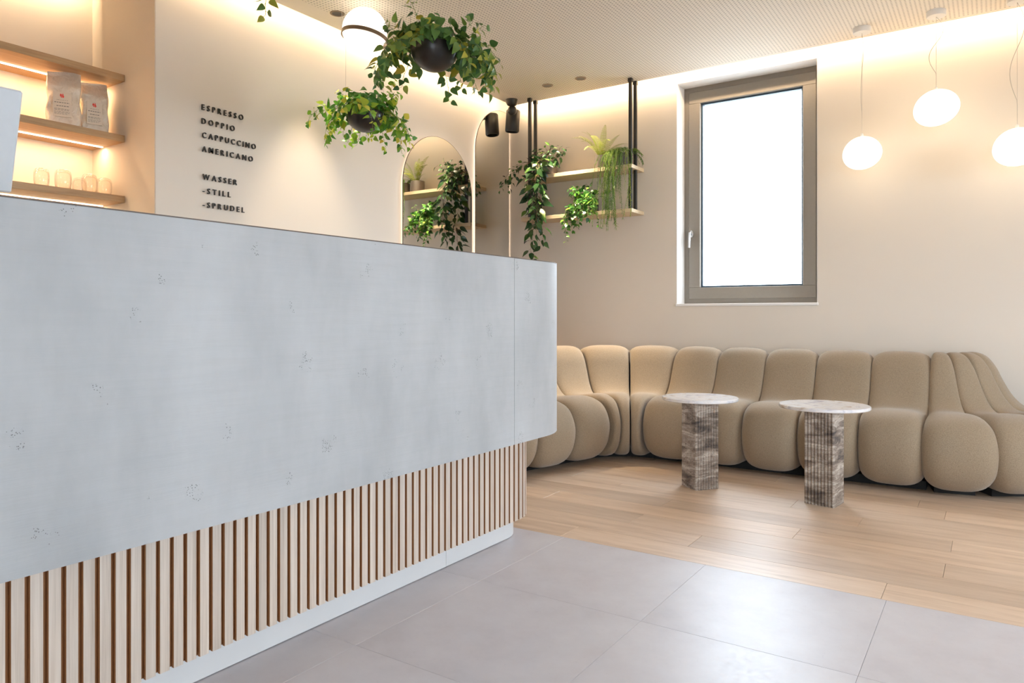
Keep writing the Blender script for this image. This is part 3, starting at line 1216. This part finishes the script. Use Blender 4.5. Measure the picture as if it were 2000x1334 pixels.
def hanging_planter(label, loc, seed, mat, wires_top, rb=0.1125, spread=1.0, nv=26, leafsize=0.058, lim=290, tails=(), up_amt=1.0):
    """loc = centre of the bowl rim"""
    rr = random.Random(seed)
    root = empty('hanging_planter', loc)
    tag(root, label, 'hanging plant', 'hanging bowl planters')
    prof = []
    for k in range(11):
        a = R(90) * k / 10
        prof.append((rb * math.sin(a) if k else 0.0, -rb * 0.92 * math.cos(a)))
    prof.append((rb, 0.012))
    inn = [(rb - 0.005, 0.012)] + [((rb - 0.005) * math.sin(R(90) * k / 8), -(rb * 0.92 - 0.005) * math.cos(R(90) * k / 8)) for k in range(8, -1, -1)]
    build('bowl', MB().lathe(prof + inn, 40), M_BOWL, root, smooth=40)
    build('soil', MB().lathe([(0.0, -0.012), (rb - 0.008, -0.018), (rb - 0.012, -0.035), (0.0, -0.035)], 24), M_SOIL, root)
    q = MB()
    for a in (0.98, 0.98 + math.pi):
        x, y = math.cos(a - 0.39) * (rb + 0.003), math.sin(a - 0.39) * (rb + 0.003)
        q.tube([(x, y, 0.0), (x, y, wires_top - loc[2])], 0.0008, 4)
    build('cable', q, M_CABLE, root)
    leaves = leaf_set('pothos', mat, HEART, 5)

    def avoid(q):
        h = math.hypot(q.x, q.y)
        if q.z < 0.01 and q.z > -rb:
            rad = rb * math.sqrt(max(0, 1 - (q.z / (rb * 0.92)) ** 2)) + 0.012 if q.z < 0 else rb + 0.012
            if h < rad:
                k = rad / max(h, 1e-3)
                return Vector((q.x * k, q.y * k, q.z))
        return q
    limit = [lim]
    for k in range(nv):
        a = 2 * math.pi * k / nv + rr.uniform(-0.15, 0.15)
        r0 = rb * rr.uniform(0.25, 0.8)
        p = Vector((math.cos(a) * r0, math.sin(a) * r0, 0.0))
        kind = rr.random()
        front = math.cos(a + 0.84) > 0.72
        if kind < 0.5 or front:       # upright tuft (the room side of the bowl stays clear)
            d = Vector((math.cos(a) * 0.75, math.sin(a) * 0.75, 1.1 * up_amt))
            vine(root, leaves, p, d, rr.uniform(0.12, 0.23) * spread * (0.62 if front else 1.0), rr, 0.0175, leafsize * 1.08, 0.95, 0.8, avoid=avoid, limit=limit, start_leaf=0.025)
        else:                # spills over the rim
            d = Vector((math.cos(a), math.sin(a), rr.uniform(0.35, 0.9)))
            vine(root, leaves, p, d, rr.uniform(0.20, 0.31) * spread, rr, 0.018, leafsize, rr.uniform(1.9, 3.0), 0.6, avoid=avoid, limit=limit, start_leaf=0.05)
    q = MB()
    base_v = [tuple(v.co) for v in leaves[0].vertices]; base_f = [tuple(p.vertices) for p in leaves[0].polygons]
    for k in range(115):
        a = rr.uniform(0, 2 * math.pi)
        if k < 90:
            r_ = rb * 1.35 * math.sqrt(rr.random()); z = 0.03 + 0.13 * up_amt * (1 - (r_ / (rb * 1.5)) ** 2) * rr.random()
        else:
            a = -0.84 + rr.uniform(0.9, 2 * math.pi - 0.9)
            r_ = rb + rr.uniform(0.025, 0.085); z = rr.uniform(-0.05, 0.05)
        b_ = Vector((math.cos(a) * r_, math.sin(a) * r_, z))
        rad = Vector((math.cos(a), math.sin(a), 0))
        dl = (rad * rr.uniform(0.0, 0.8) + Vector((-math.sin(a), math.cos(a), 0)) * rr.uniform(-1, 1) + Vector((0, 0, rr.uniform(-0.8, 0.5)))).normalized()
        M = orient(b_, dl, rad + Vector((0, 0, 0.8)) + rv(rr, 0.4), leafsize * rr.uniform(0.7, 1.05))
        q.add([M @ Vector(v) for v in base_v], base_f)
    tag(build('inner_foliage', q, mat, root, smooth=True), kind='stuff')
    for (a, ln) in tails:
        p = Vector((math.cos(a) * rb * 0.8, math.sin(a) * rb * 0.8, 0.005))
        d = Vector((math.cos(a), math.sin(a), 0.5))
        limit[0] = max(limit[0], 16)
        vine(root, leaves, p, d, ln, rr, 0.019, leafsize * 0.95, 2.6, 0.7, avoid=avoid, limit=limit)
    return root


P2 = (-3.19, 3.16)
P1 = (-2.218, 2.656)
P3 = (-2.03, 1.48)
TH = math.atan(940 / 1408)          # image-right direction in the plan
hanging_planter('larger-looking hanging bowl with dark green trailing leaves, nearest the ceiling', (*P1, 2.268), 5, M_LEAF1, ZC, nv=34,
                lim=295, tails=((TH, 0.36), (TH - 0.25, 0.40), (TH + 0.35, 0.36), (TH - 0.6, 0.42), (TH - 0.9, 0.38), (TH + 3.0, 0.25), (TH + 3.5, 0.28), (TH + 0.1, 0.30), (TH - 1.9, 0.2)))
hanging_planter('smaller-looking hanging bowl with bright green leaves under the ringed globe lamp', (*P2, 2.222), 21, M_LEAF2, 2.70, nv=36,
                lim=295, spread=0.92, leafsize=0.055, tails=((TH, 0.32), (TH + 0.3, 0.3), (TH + 3.1, 0.26), (TH + 2.8, 0.24), (TH - 1.5, 0.26), (TH - 1.2, 0.26)))
hanging_planter('hanging bowl mostly above the frame, only its leaf tips showing at the top', (*P3, 2.25), 33, M_LEAF1, ZC, nv=14,
                lim=110, spread=0.85, tails=((TH + 3.6, 0.35), (TH + 4.0, 0.36), (TH + 0.2, 0.36), (TH - 0.3, 0.33), (TH - 1.4, 0.34), (TH - 2.0, 0.34)))

# ringed globe lamp above planter two
gr = 0.135
globe = empty('globe_pendant', (*P2, 2.737))
tag(globe, 'glowing white globe pendant held in a bronze ring beside the hanging planters', 'pendant lamp')
prof = [(gr * math.sin(math.pi * k / 24), -gr * math.cos(math.pi * k / 24)) for k in range(25)]
prof[0] = (0, -gr); prof[-1] = (0, gr)
build('globe', MB().lathe(prof, 48), M_GLOBE2, globe, smooth=True)
ring = [(gr + 0.001, -0.011), (gr + 0.007, -0.011), (gr + 0.007, 0.011), (gr + 0.001, 0.011)]
rot = Matrix.Rotation(TH, 4, 'Z') @ Matrix.Rotation(R(9), 4, 'Y') @ Matrix.Rotation(R(-3), 4, 'X')
build('ring', MB().lathe(ring, 64, close=True, M=Matrix.Translation((0, 0, -0.042)) @ rot), M_BRONZE, globe, smooth=40)
q = MB()
for sgn in (-1, 1):
    x, y = sgn * math.cos(TH) * (gr + 0.005), sgn * math.sin(TH) * (gr + 0.005)
    q.tube([(x, y, 0), (x, y, ZC - 2.737)], 0.0009, 4)
build('cable', q, M_CABLE, globe)

# ------------------------------------------------------------------ shelf plants
def pot(root, r, h, mat):
    prof = [(0.0, 0.0), (r * 0.97, 0.0), (r, 0.006), (r, h - 0.002), (r - 0.003, h), (r - 0.008, h - 0.002), (r - 0.008, h - 0.02), (0.0, h - 0.02)]
    build('pot', MB().lathe(prof, 32), mat, root, smooth=40)
    build('soil', MB().lathe([(0.0, h - 0.014), (r - 0.009, h - 0.017), (r - 0.009, h - 0.021), (0.0, h - 0.021)], 20), M_SOIL, root)


# trailing plant with narrow dark leaves
ra = random.Random(12)
pa = empty('potted_plant', (-3.22, 5.40, HZ[0]))
tag(pa, 'trailing plant with dark pointed leaves cascading off the upper hanging shelf', 'potted plant', 'potted plants on the hanging shelf')
pot(pa, 0.075, 0.125, M_POT)
lv = leaf_set('trailing', M_LEAF3, LANCE, 5)
lim = [300]
for k in range(9):           # upright tips
    a = ra.uniform(0, 6.28)
    d = Vector((math.cos(a) * 0.8, math.sin(a) * 0.5 - 0.1, 1.0))
    vine(pa, lv, Vector((math.cos(a) * 0.04, math.sin(a) * 0.04, 0.115)), d, ra.uniform(0.10, 0.20), ra, 0.021, 0.070, 0.7, 0.8, M_STEMB, limit=lim, face=(0.25, -1, 0.1))


def shelf_avoid(q):
    # keep trailing stems in front of the board edges
    y = q.y
    if q.z < 0.06:
        y = min(y, HYF - 5.40 - 0.018)
    return Vector((q.x, y, q.z))


for (dx, ln, g) in ((-1.0, 0.46, 1.15), (-1.0, 0.42, 1.3), (-0.9, 0.38, 1.5)):   # long tails to the left
    vine(pa, lv, Vector((-0.05, -0.05, 0.11)), Vector((dx, -0.25, 0.35)), ln, ra, 0.023, 0.062, g, 0.5, M_STEMB, avoid=shelf_avoid, limit=lim, face=(0.25, -1, 0.1), taper_leaf=0.7)
for k in range(17):          # main cascade, front left
    a = R(ra.uniform(195, 305))
    d = Vector((math.cos(a) * 1.0 - 0.15, math.sin(a) * 0.9, ra.uniform(0.2, 0.7)))
    vine(pa, lv, Vector((ra.uniform(-0.05, 0.03), -0.04, 0.115)), d, ra.choice((0.36, 0.5, 0.62, 0.74, 0.82)) * ra.uniform(0.95, 1.18), ra, 0.0285, 0.090, ra.uniform(3, 4.5), 0.55, M_STEMB, avoid=shelf_avoid, limit=lim, face=(0.25, -1, 0.1), taper_leaf=0.85)

# fern
pf = empty('potted_fern', (-2.705, 5.41, HZ[0]))
tag(pf, 'yellow-green fern with arching fronds in a taupe pot on the upper shelf', 'potted plant', 'potted plants on the hanging shelf')
pot(pf, 0.070, 0.115, M_POT)


def frond_mesh(L, arch_, seed):
    rr = random.Random(seed)
    q = MB()
    pts = []
    n = 26
    ang = R(68)
    x = z = 0.0
    for i in range(n + 1):
        pts.append((x, 0, z))
        x += math.cos(ang) * L / n; z += math.sin(ang) * L / n
        ang -= arch_ / n * (0.4 + 1.2 * i / n)
    q.tube(pts, 0.0014, 3, taper=0.4)
    for i in range(2, n + 1):
        for h in (0,):
            t = (i - h) / n
            a = Vector(pts[i - 1]).lerp(Vector(pts[i]), 1 - h)
            w = 0.026 * math.sin(math.pi * min(1, t * 0.86 + 0.12)) ** 0.8 * L / 0.26 + 0.003
            dr = (Vector(pts[i]) - Vector(pts[i - 1])).normalized()
            for s in (-1, 1):
                tip = a + Vector((0, s * w, -0.12 * w)) + dr * w * 0.25
                wd = L / n * 0.21
                q.add([a - dr * wd * 0.8, a + dr * wd * 0.8, tip.lerp(a, 0.35) + dr * wd, tip, tip.lerp(a, 0.35) - dr * wd], [(0, 1, 2, 3, 4)] if s > 0 else [(0, 4, 3, 2, 1)])
    return q.data('frond', M_FERN)


fronds = [frond_mesh(0.31, R(70), 1), frond_mesh(0.27, R(105), 2), frond_mesh(0.33, R(90), 3), frond_mesh(0.26, R(50), 4)]
rf = random.Random(8)
for k in range(24):
    a = 2 * math.pi * k / 24 + rf.uniform(-0.2, 0.2)
    if 0.35 < a < 2.7 and k % 2:
        continue
    tilt = rf.choice((-14, 0, 10, 24, 40))
    put('frond', fronds[k % 4], pf, Matrix.Translation((math.cos(a) * 0.02, math.sin(a) * 0.02 - 0.015, 0.10)) @ Matrix.Rotation(a, 4, 'Z') @ Matrix.Rotation(R(tilt), 4, 'Y') @ Matrix.Scale(rf.uniform(0.32, 0.40) if 0.3 < a < 2.85 else rf.uniform(0.8, 1.05), 4))

# mistletoe cactus
pr = empty('potted_plant', (-2.525, 5.40, HZ[0]))
tag(pr, 'thin stringy green plant hanging like a curtain past the right shelf end', 'potted plant', 'potted plants on the hanging shelf')
pot(pr, 0.068, 0.11, M_POT)
rr_ = random.Random(3)


def strand(L, out, seed, down=True):
    rr = random.Random(seed)
    q = MB()
    pts = [Vector((0, 0, 0))]
    d = Vector((out * 0.6, 0, 0.4)).normalized()
    s = 0.0
    while s < L:
        d = (d + Vector((0, 0, -0.22)) + rv(rr, 0.07)).normalized()
        pts.append(pts[-1] + d * 0.016)
        s += 0.016
    q.tube(pts, 0.0017, 4, taper=0.6)
    for i in range(2, len(pts) - 1):
        for _ in range(2 if i > 5 else 1):
            dd = (d * 0.0 + Vector((0, 0, -1.1)) + rv(rr, 0.55)).normalized()
            if i < 5:
                dd = (Vector((0, 0, 0.2)) + rv(rr, 0.6)).normalized()
            ln = rr.uniform(0.014, 0.034)
            a = pts[i]; b = a + dd * ln
            w = Vector((rr.gauss(0, 1), rr.gauss(0, 1), 0)).normalized() * 0.0016
            q.add([a - w, a + w, b], [(0, 1, 2)])
            w2 = dd.cross(w).normalized() * 0.0016
            q.add([a - w2, a + w2, b], [(0, 1, 2)])
    return q.data('strand', M_RHIP)


strands = [strand(L, o, i) for i, (L, o) in enumerate(((0.30, 1.0), (0.42, 0.9), (0.52, 0.8), (0.60, 0.9), (0.66, 0.7), (0.56, 1.1), (0.36, 1.3), (0.62, 0.8)))]
shorts = [strand(0.13, 0.8, 40), strand(0.10, 0.5, 41), strand(0.16, 1.1, 42)]
for k in range(84):
    a = R(rr_.uniform(175, 385))
    p = Vector((math.cos(a) * 0.058, math.sin(a) * 0.058 - 0.004, 0.105))
    if math.sin(a) > -0.2:
        me = rr_.choice(shorts)
    else:
        p.y = -0.060; p.x = rr_.uniform(-0.085, 0.085)
        a = R(rr_.uniform(225, 315))
        me = rr_.choice(strands)
        p.z += rr_.uniform(0, 0.02)
    put('strand', me, pr, Matrix.Translation(p) @ Matrix.Rotation(a, 4, 'Z') @ Matrix.Diagonal((1, 1, rr_.uniform(0.95, 1.25), 1)))
for k in range(16):
    a = rr_.uniform(0, 6.28)
    put('strand', rr_.choice(shorts), pr, Matrix.Translation((math.cos(a) * 0.03, math.sin(a) * 0.03, 0.105)) @ Matrix.Rotation(a, 4, 'Z'))

# bushy ivy on the lower shelf
rb_ = random.Random(77)
pb = empty('potted_plant', (-2.815, 5.40, HZ[1]))
tag(pb, 'bushy ivy with glossy bright green leaves spilling off the lower hanging shelf', 'potted plant', 'potted plants on the hanging shelf')
pot(pb, 0.070, 0.12, M_POTB)
lv = leaf_set('ivy', M_LEAF4, OVATE, 5)
lim = [300]
for k in range(13):
    a = rb_.uniform(0, 6.28)
    d = Vector((math.cos(a) * 0.8, math.sin(a) * 0.5 - 0.35, 0.9))
    vine(pb, lv, Vector((math.cos(a) * 0.04, math.sin(a) * 0.04, 0.11)), d, rb_.uniform(0.09, 0.17), rb_, 0.018, 0.058, 1.2, 0.8, limit=lim, face=(0.2, -1, 0.3))


def shelf_avoid2(q):
    y = q.y
    if q.z < 0.05:
        y = min(y, HYF - 5.40 - 0.016)
    return Vector((q.x, y, q.z))


for k in range(15):
    a = R(rb_.uniform(185, 335))
    d = Vector((math.cos(a) * 1.0 - 0.25, math.sin(a), rb_.uniform(0.2, 0.7)))
    vine(pb, lv, Vector((math.cos(a) * 0.04, -0.04, 0.11)), d, rb_.uniform(0.18, 0.31), rb_, 0.020, 0.058, rb_.uniform(2.6, 4.0), 0.5, avoid=shelf_avoid2, limit=lim, face=(0.2, -1, 0.3))
vine(pb, lv, Vector((-0.04, -0.05, 0.11)), Vector((-1, -0.5, 0.3)), 0.44, rb_, 0.02, 0.04, 2.6, 0.6, avoid=shelf_avoid2)
vine(pb, lv, Vector((0.04, -0.05, 0.11)), Vector((0.6, -0.7, 0.3)), 0.33, rb_, 0.02, 0.042, 3.2, 0.6, avoid=shelf_avoid2)

# ------------------------------------------------------------------ ceiling fixtures
sp = empty('ceiling_spotlight', (-3.53, 5.285, ZC))  # black cylinder on a ceiling mount, holds no light source
tag(sp, 'black cylindrical ceiling fixture on a ball joint in the corner', 'spotlight')
build('mount', MB().lathe([(0.0, 0.0), (0.056, 0.0), (0.054, -0.02), (0.042, -0.045), (0.030, -0.052), (0.0, -0.052)], 28), M_BLACK, sp, smooth=40)
jb = Vector((-0.02, 0.035, -0.082))
prof = [(0.041 * math.sin(math.pi * k / 12), -0.041 * math.cos(math.pi * k / 12)) for k in range(13)]
prof[0] = (0, -0.041); prof[-1] = (0, 0.041)
build('ball_joint', MB().lathe(prof, 24, M=Matrix.Translation(jb)), M_BLACK, sp, smooth=True)
hc = Vector((-0.075, 0.125, -0.148))
q = MB()
q.lathe([(0.0, 0.095), (0.058, 0.095), (0.063, 0.088), (0.063, -0.086), (0.058, -0.098), (0.050, -0.098), (0.047, -0.07), (0.0, -0.07)], 36,
        M=Matrix.Translation(hc) @ Matrix.Rotation(R(4), 4, 'Y'))
build('head', q, M_BLACK, sp, smooth=40)
q = MB().tube([jb, jb.lerp(hc, 0.5) + Vector((0, 0, 0.01)), hc + Vector((0, 0, 0.04))], 0.012, 10)
build('arm', q, M_BLACK, sp, smooth=40)


def downlight(x, y, label, power=SPOT, tilt=(0, 0), angle=58, vis=True):
    root = empty('recessed_downlight', (x, y, ZC))
    tag(root, label, 'downlight', 'recessed ceiling downlights')
    build('trim_ring', MB().lathe([(0.032, 0.001), (0.034, -0.004), (0.045, -0.0035), (0.046, 0.001)], 32, close=True), M_BRONZE, root, smooth=40)
    build('baffle', MB().lathe([(0.0335, -0.001), (0.0335, -0.0025), (0.0, -0.0015), (0.0, -0.0005)], 32), M_BLACK, root, smooth=40)
    l = bpy.data.lights.new('downlight_lamp', 'SPOT')
    l.energy = power; l.color = (1.0, 0.80, 0.56); l.spot_size = R(angle); l.spot_blend = 0.7; l.shadow_soft_size = 0.03
    o = bpy.data.objects.new('downlight_lamp', l); COL.objects.link(o)
    o.parent = root
    o.location = (0, 0, -0.012)
    o.rotation_euler = (R(tilt[1]), R(tilt[0]), 0)
    return root


downlight(-3.432, 3.162, 'dark recessed downlight in the ceiling left of the ringed globe', SPOT * 0.42)
downlight(-3.063, 5.118, 'dark recessed downlight over the plant shelf, left of a pair', SPOT, tilt=(0, 2))
downlight(-2.751, 5.110, 'dark recessed downlight over the plant shelf, right of a pair', SPOT, tilt=(0, 2))

# egg-shaped opal pendants
def pendant(x, y, z, rx, rz_, tilt, label, slack):
    root = empty('pendant_lamp', (x, y, z))
    tag(root, label, 'pendant lamp', 'white egg-shaped pendants')
    prof = []
    for k in range(25):
        a = math.pi * k / 24
        zz = -rz_ * math.cos(a)
        prof.append((rx * math.sin(a) * (1 + 0.05 * math.cos(a)), zz))
    prof[0] = (0, -rz_); prof[-1] = (0, rz_)
    M = Matrix.Rotation(TH, 4, 'Z') @ Matrix.Rotation(R(tilt), 4, 'Y')
    build('shade', MB().lathe(prof, 48, M=M), M_GLOBE, root, smooth=True)
    top = rz_ * 1.005
    build('cap', MB().lathe([(0.0, top - 0.004), (0.010, top - 0.004), (0.008, top + 0.016), (0.003, top + 0.022), (0.0, top + 0.022)], 14), M_WHITE, root, smooth=40)
    H = ZC - z
    build('canopy', MB().lathe([(0.0, H), (0.055, H), (0.055, H - 0.030), (0.052, H - 0.034), (0.0, H - 0.034)], 32), M_WHITE, root, smooth=40)
    q = MB().tube([(0, 0, top), (0, 0, H - 0.03)], 0.0010, 5)
    build('suspension_wire', q, M_CABLE, root)
    pts = []
    z0, z1 = top + 0.015, H - 0.034
    for k in range(25):
        t = k / 24
        zz = z1 + (z0 - z1) * t
        dx = slack * math.sin(2 * math.pi * min(1, t * 1.25) ** 0.9) * (1 if t < 0.8 else 0)
        pts.append((dx * math.cos(TH), dx * math.sin(TH), zz))
    build('power_cord', MB().tube(pts, 0.0016, 5), M_CABLE, root, smooth=True)


pendant(-0.722, 5.25, 2.074, 0.119, 0.107, -14, 'white egg-shaped pendant nearest the window, hanging lower', 0.008)
pendant(-0.297, 5.22, 2.298, 0.128, 0.110, -18, 'white egg-shaped pendant hanging highest, in the middle of three', 0.045)
pendant(0.119, 5.25, 2.005, 0.126, 0.112, -10, 'white egg-shaped pendant at the right edge, cut off by the frame', 0.045)

# ------------------------------------------------------------------ sofa
sofa = empty('modular_sofa', (-1.2, 4.9, 0))
tag(sofa, 'curving beige sofa of rounded channel segments along the window wall', 'sofa')
SI = Matrix.Translation((1.2, -4.9, 0))
CTRL = [(0.0, 0.24), (0.018, 0.335), (0.075, 0.415), (0.175, 0.452), (0.29, 0.450), (0.39, 0.438), (0.465, 0.448), (0.525, 0.505), (0.575, 0.595),
        (0.615, 0.685), (0.665, 0.748), (0.735, 0.770), (0.81, 0.748), (0.86, 0.67), (0.875, 0.50), (0.875, 0.25), (0.86, 0.09), (0.78, 0.045),
        (0.5, 0.030), (0.25, 0.026), (0.11, 0.042), (0.03, 0.12)]
PUFF = [0.075, 0.075, 0.07, 0.06, 0.048, 0.040, 0.034, 0.030, 0.028, 0.038, 0.058, 0.064, 0.060, 0.045, 0.03, 0.03, 0.03, 0.03, 0.06, 0.08, 0.085, 0.08]


def catmull(P, per=4):
    n = len(P); out = []
    for i in range(n):
        p0, p1, p2, p3 = (P[(i - 1) % n], P[i], P[(i + 1) % n], P[(i + 2) % n])
        for k in range(per):
            t = k / per
            out.append(tuple(0.5 * ((2 * b) + (-a + c) * t + (2 * a - 5 * b + 4 * c - d) * t * t + (-a + 3 * b - 3 * c + d) * t ** 3)
                             for a, b, c, d in zip(p0, p1, p2, p3)))
    return out


PROF = catmull([(a, b, c) for (a, b), c in zip(CTRL, PUFF)], 4)
NPF = len(PROF)
NRM = []
for i in range(NPF):
    a, b = PROF[i - 1], PROF[(i + 1) % NPF]
    dx, dz = b[0] - a[0], b[1] - a[1]
    l_ = math.hypot(dx, dz)
    NRM.append((dz / l_, -dx / l_))       # inward (the loop runs clockwise: front up, over, down)
WS = [math.sin(R(90) * k / 10) for k in range(-10, 11)]


def cushion_mesh(hw):
    """hw(d) half width at depth d; local y = depth (away from the sitter), x = lateral"""
    q = MB()
    for w in WS:
        e = 1 - (1 - min(1, abs(w)) ** 3.2) ** 0.5
        for i in range(NPF):
            d, z, p = PROF[i]
            h = hw(d)
            pp = min(p, 0.75 * h) * e
            nx, nz = NRM[i]
            q.v.append((w * h * 0.998, d + nx * pp, z + nz * pp))
    nw = len(WS)
    for j in range(nw - 1):
        for i in range(NPF):
            ii = (i + 1) % NPF
            q.f.append([j * NPF + i, (j + 1) * NPF + i, (j + 1) * NPF + ii, j * NPF + ii])
    q.f.append([i for i in range(NPF)])
    q.f.append([(nw - 1) * NPF + i for i in range(NPF)][::-1])
    q.m = [0] * len(q.f)
    return q.data('cushion', M_FAB, 60)


SWD = 0.332
YS = 4.50
base = MB()
str_me = cushion_mesh(lambda d: SWD / 2)


def cush(me, M):
    o = put('cushion', me, sofa, M)
    o.matrix_parent_inverse = SI
    hw0 = 0.5


XS = -1.98
for k in range(5):
    cush(str_me, Matrix.Translation((XS + SWD * (k + 0.5), YS, 0)))
base.box(XS, XS + 5 * SWD, YS + 0.25, YS + 0.80, 0, 0.05)
# concave corner
r0, dA = 0.13, R(25)
C1 = Vector((XS, YS - r0, 0))
cc_me = cushion_mesh(lambda d: (r0 + d) * math.tan(dA / 2))
for k in range(3):
    a = dA * (k + 0.5)
    cush(cc_me, Matrix.Translation(C1) @ Matrix.Rotation(a, 4, 'Z') @ Matrix.Translation((0, r0, 0)))
    base.box(-0.10, 0.10, r0 + 0.25, r0 + 0.78, 0, 0.05, 0, Matrix.Translation(C1) @ Matrix.Rotation(a, 4, 'Z'))
# left branch
a = dA * 3
MLB = Matrix.Translation(C1) @ Matrix.Rotation(a, 4, 'Z') @ Matrix.Translation((0, r0, 0))
for k in range(3):
    cush(str_me, MLB @ Matrix.Translation((-SWD * (k + 0.5), 0, 0)))
base.box(-SWD * 3 + 0.05, 0, 0.25, 0.80, 0, 0.05, 0, MLB)
# convex fan on the right
Rf, dB = 0.95, R(22)
C2 = Vector((XS + 5 * SWD, YS + Rf, 0))
cv_me = cushion_mesh(lambda d: max(0.012, (Rf - d)) * math.tan(dB / 2))
for k in range(4):
    a = dB * (k + 0.5)
    cush(cv_me, Matrix.Translation(C2) @ Matrix.Rotation(a, 4, 'Z') @ Matrix.Translation((0, -Rf, 0)))
    base.box(-0.10, 0.10, -Rf + 0.22, -0.35, 0, 0.05, 0, Matrix.Translation(C2) @ Matrix.Rotation(a, 4, 'Z'))
build('base', base, M_BASE, sofa).matrix_parent_inverse = SI

# ------------------------------------------------------------------ side tables
def side_table(x, y, rz, r, label, seed):
    root = empty('side_table', (x, y, 0), rz)
    tag(root, label, 'side table', 'round side tables with fluted stone columns')
    h = 0.507
    s = 0.0775
    n = 9
    pts = []
    for side in range(4):
        a = R(90) * side
        for k in range(n):
            for j in range(5):
                u = -s + 2 * s * (k + j / 5) / n
                dep = 0.0075 * math.sin(math.pi * j / 5)
                px, py = u, -(s - 0.0075 + dep)
                pts.append((px * math.cos(a) - py * math.sin(a), px * math.sin(a) + py * math.cos(a)))
    build('column', MB().prism(pts, 0, h), M_TRAV, root)
    prof = [(0.0, h), (r - 0.004, h), (r, h + 0.004), (r, h + 0.015), (r - 0.003, h + 0.018), (0.0, h + 0.018)]
    build('top', MB().lathe(prof, 72), M_MARB, root, smooth=30)
    return root


side_table(-1.4235, 4.107, R(-38), 0.216, 'left stone side table with its fluted column turned corner-on', 1)
side_table(-0.750, 4.120, R(-9), 0.226, 'right stone side table with its fluted column facing nearly square', 2)
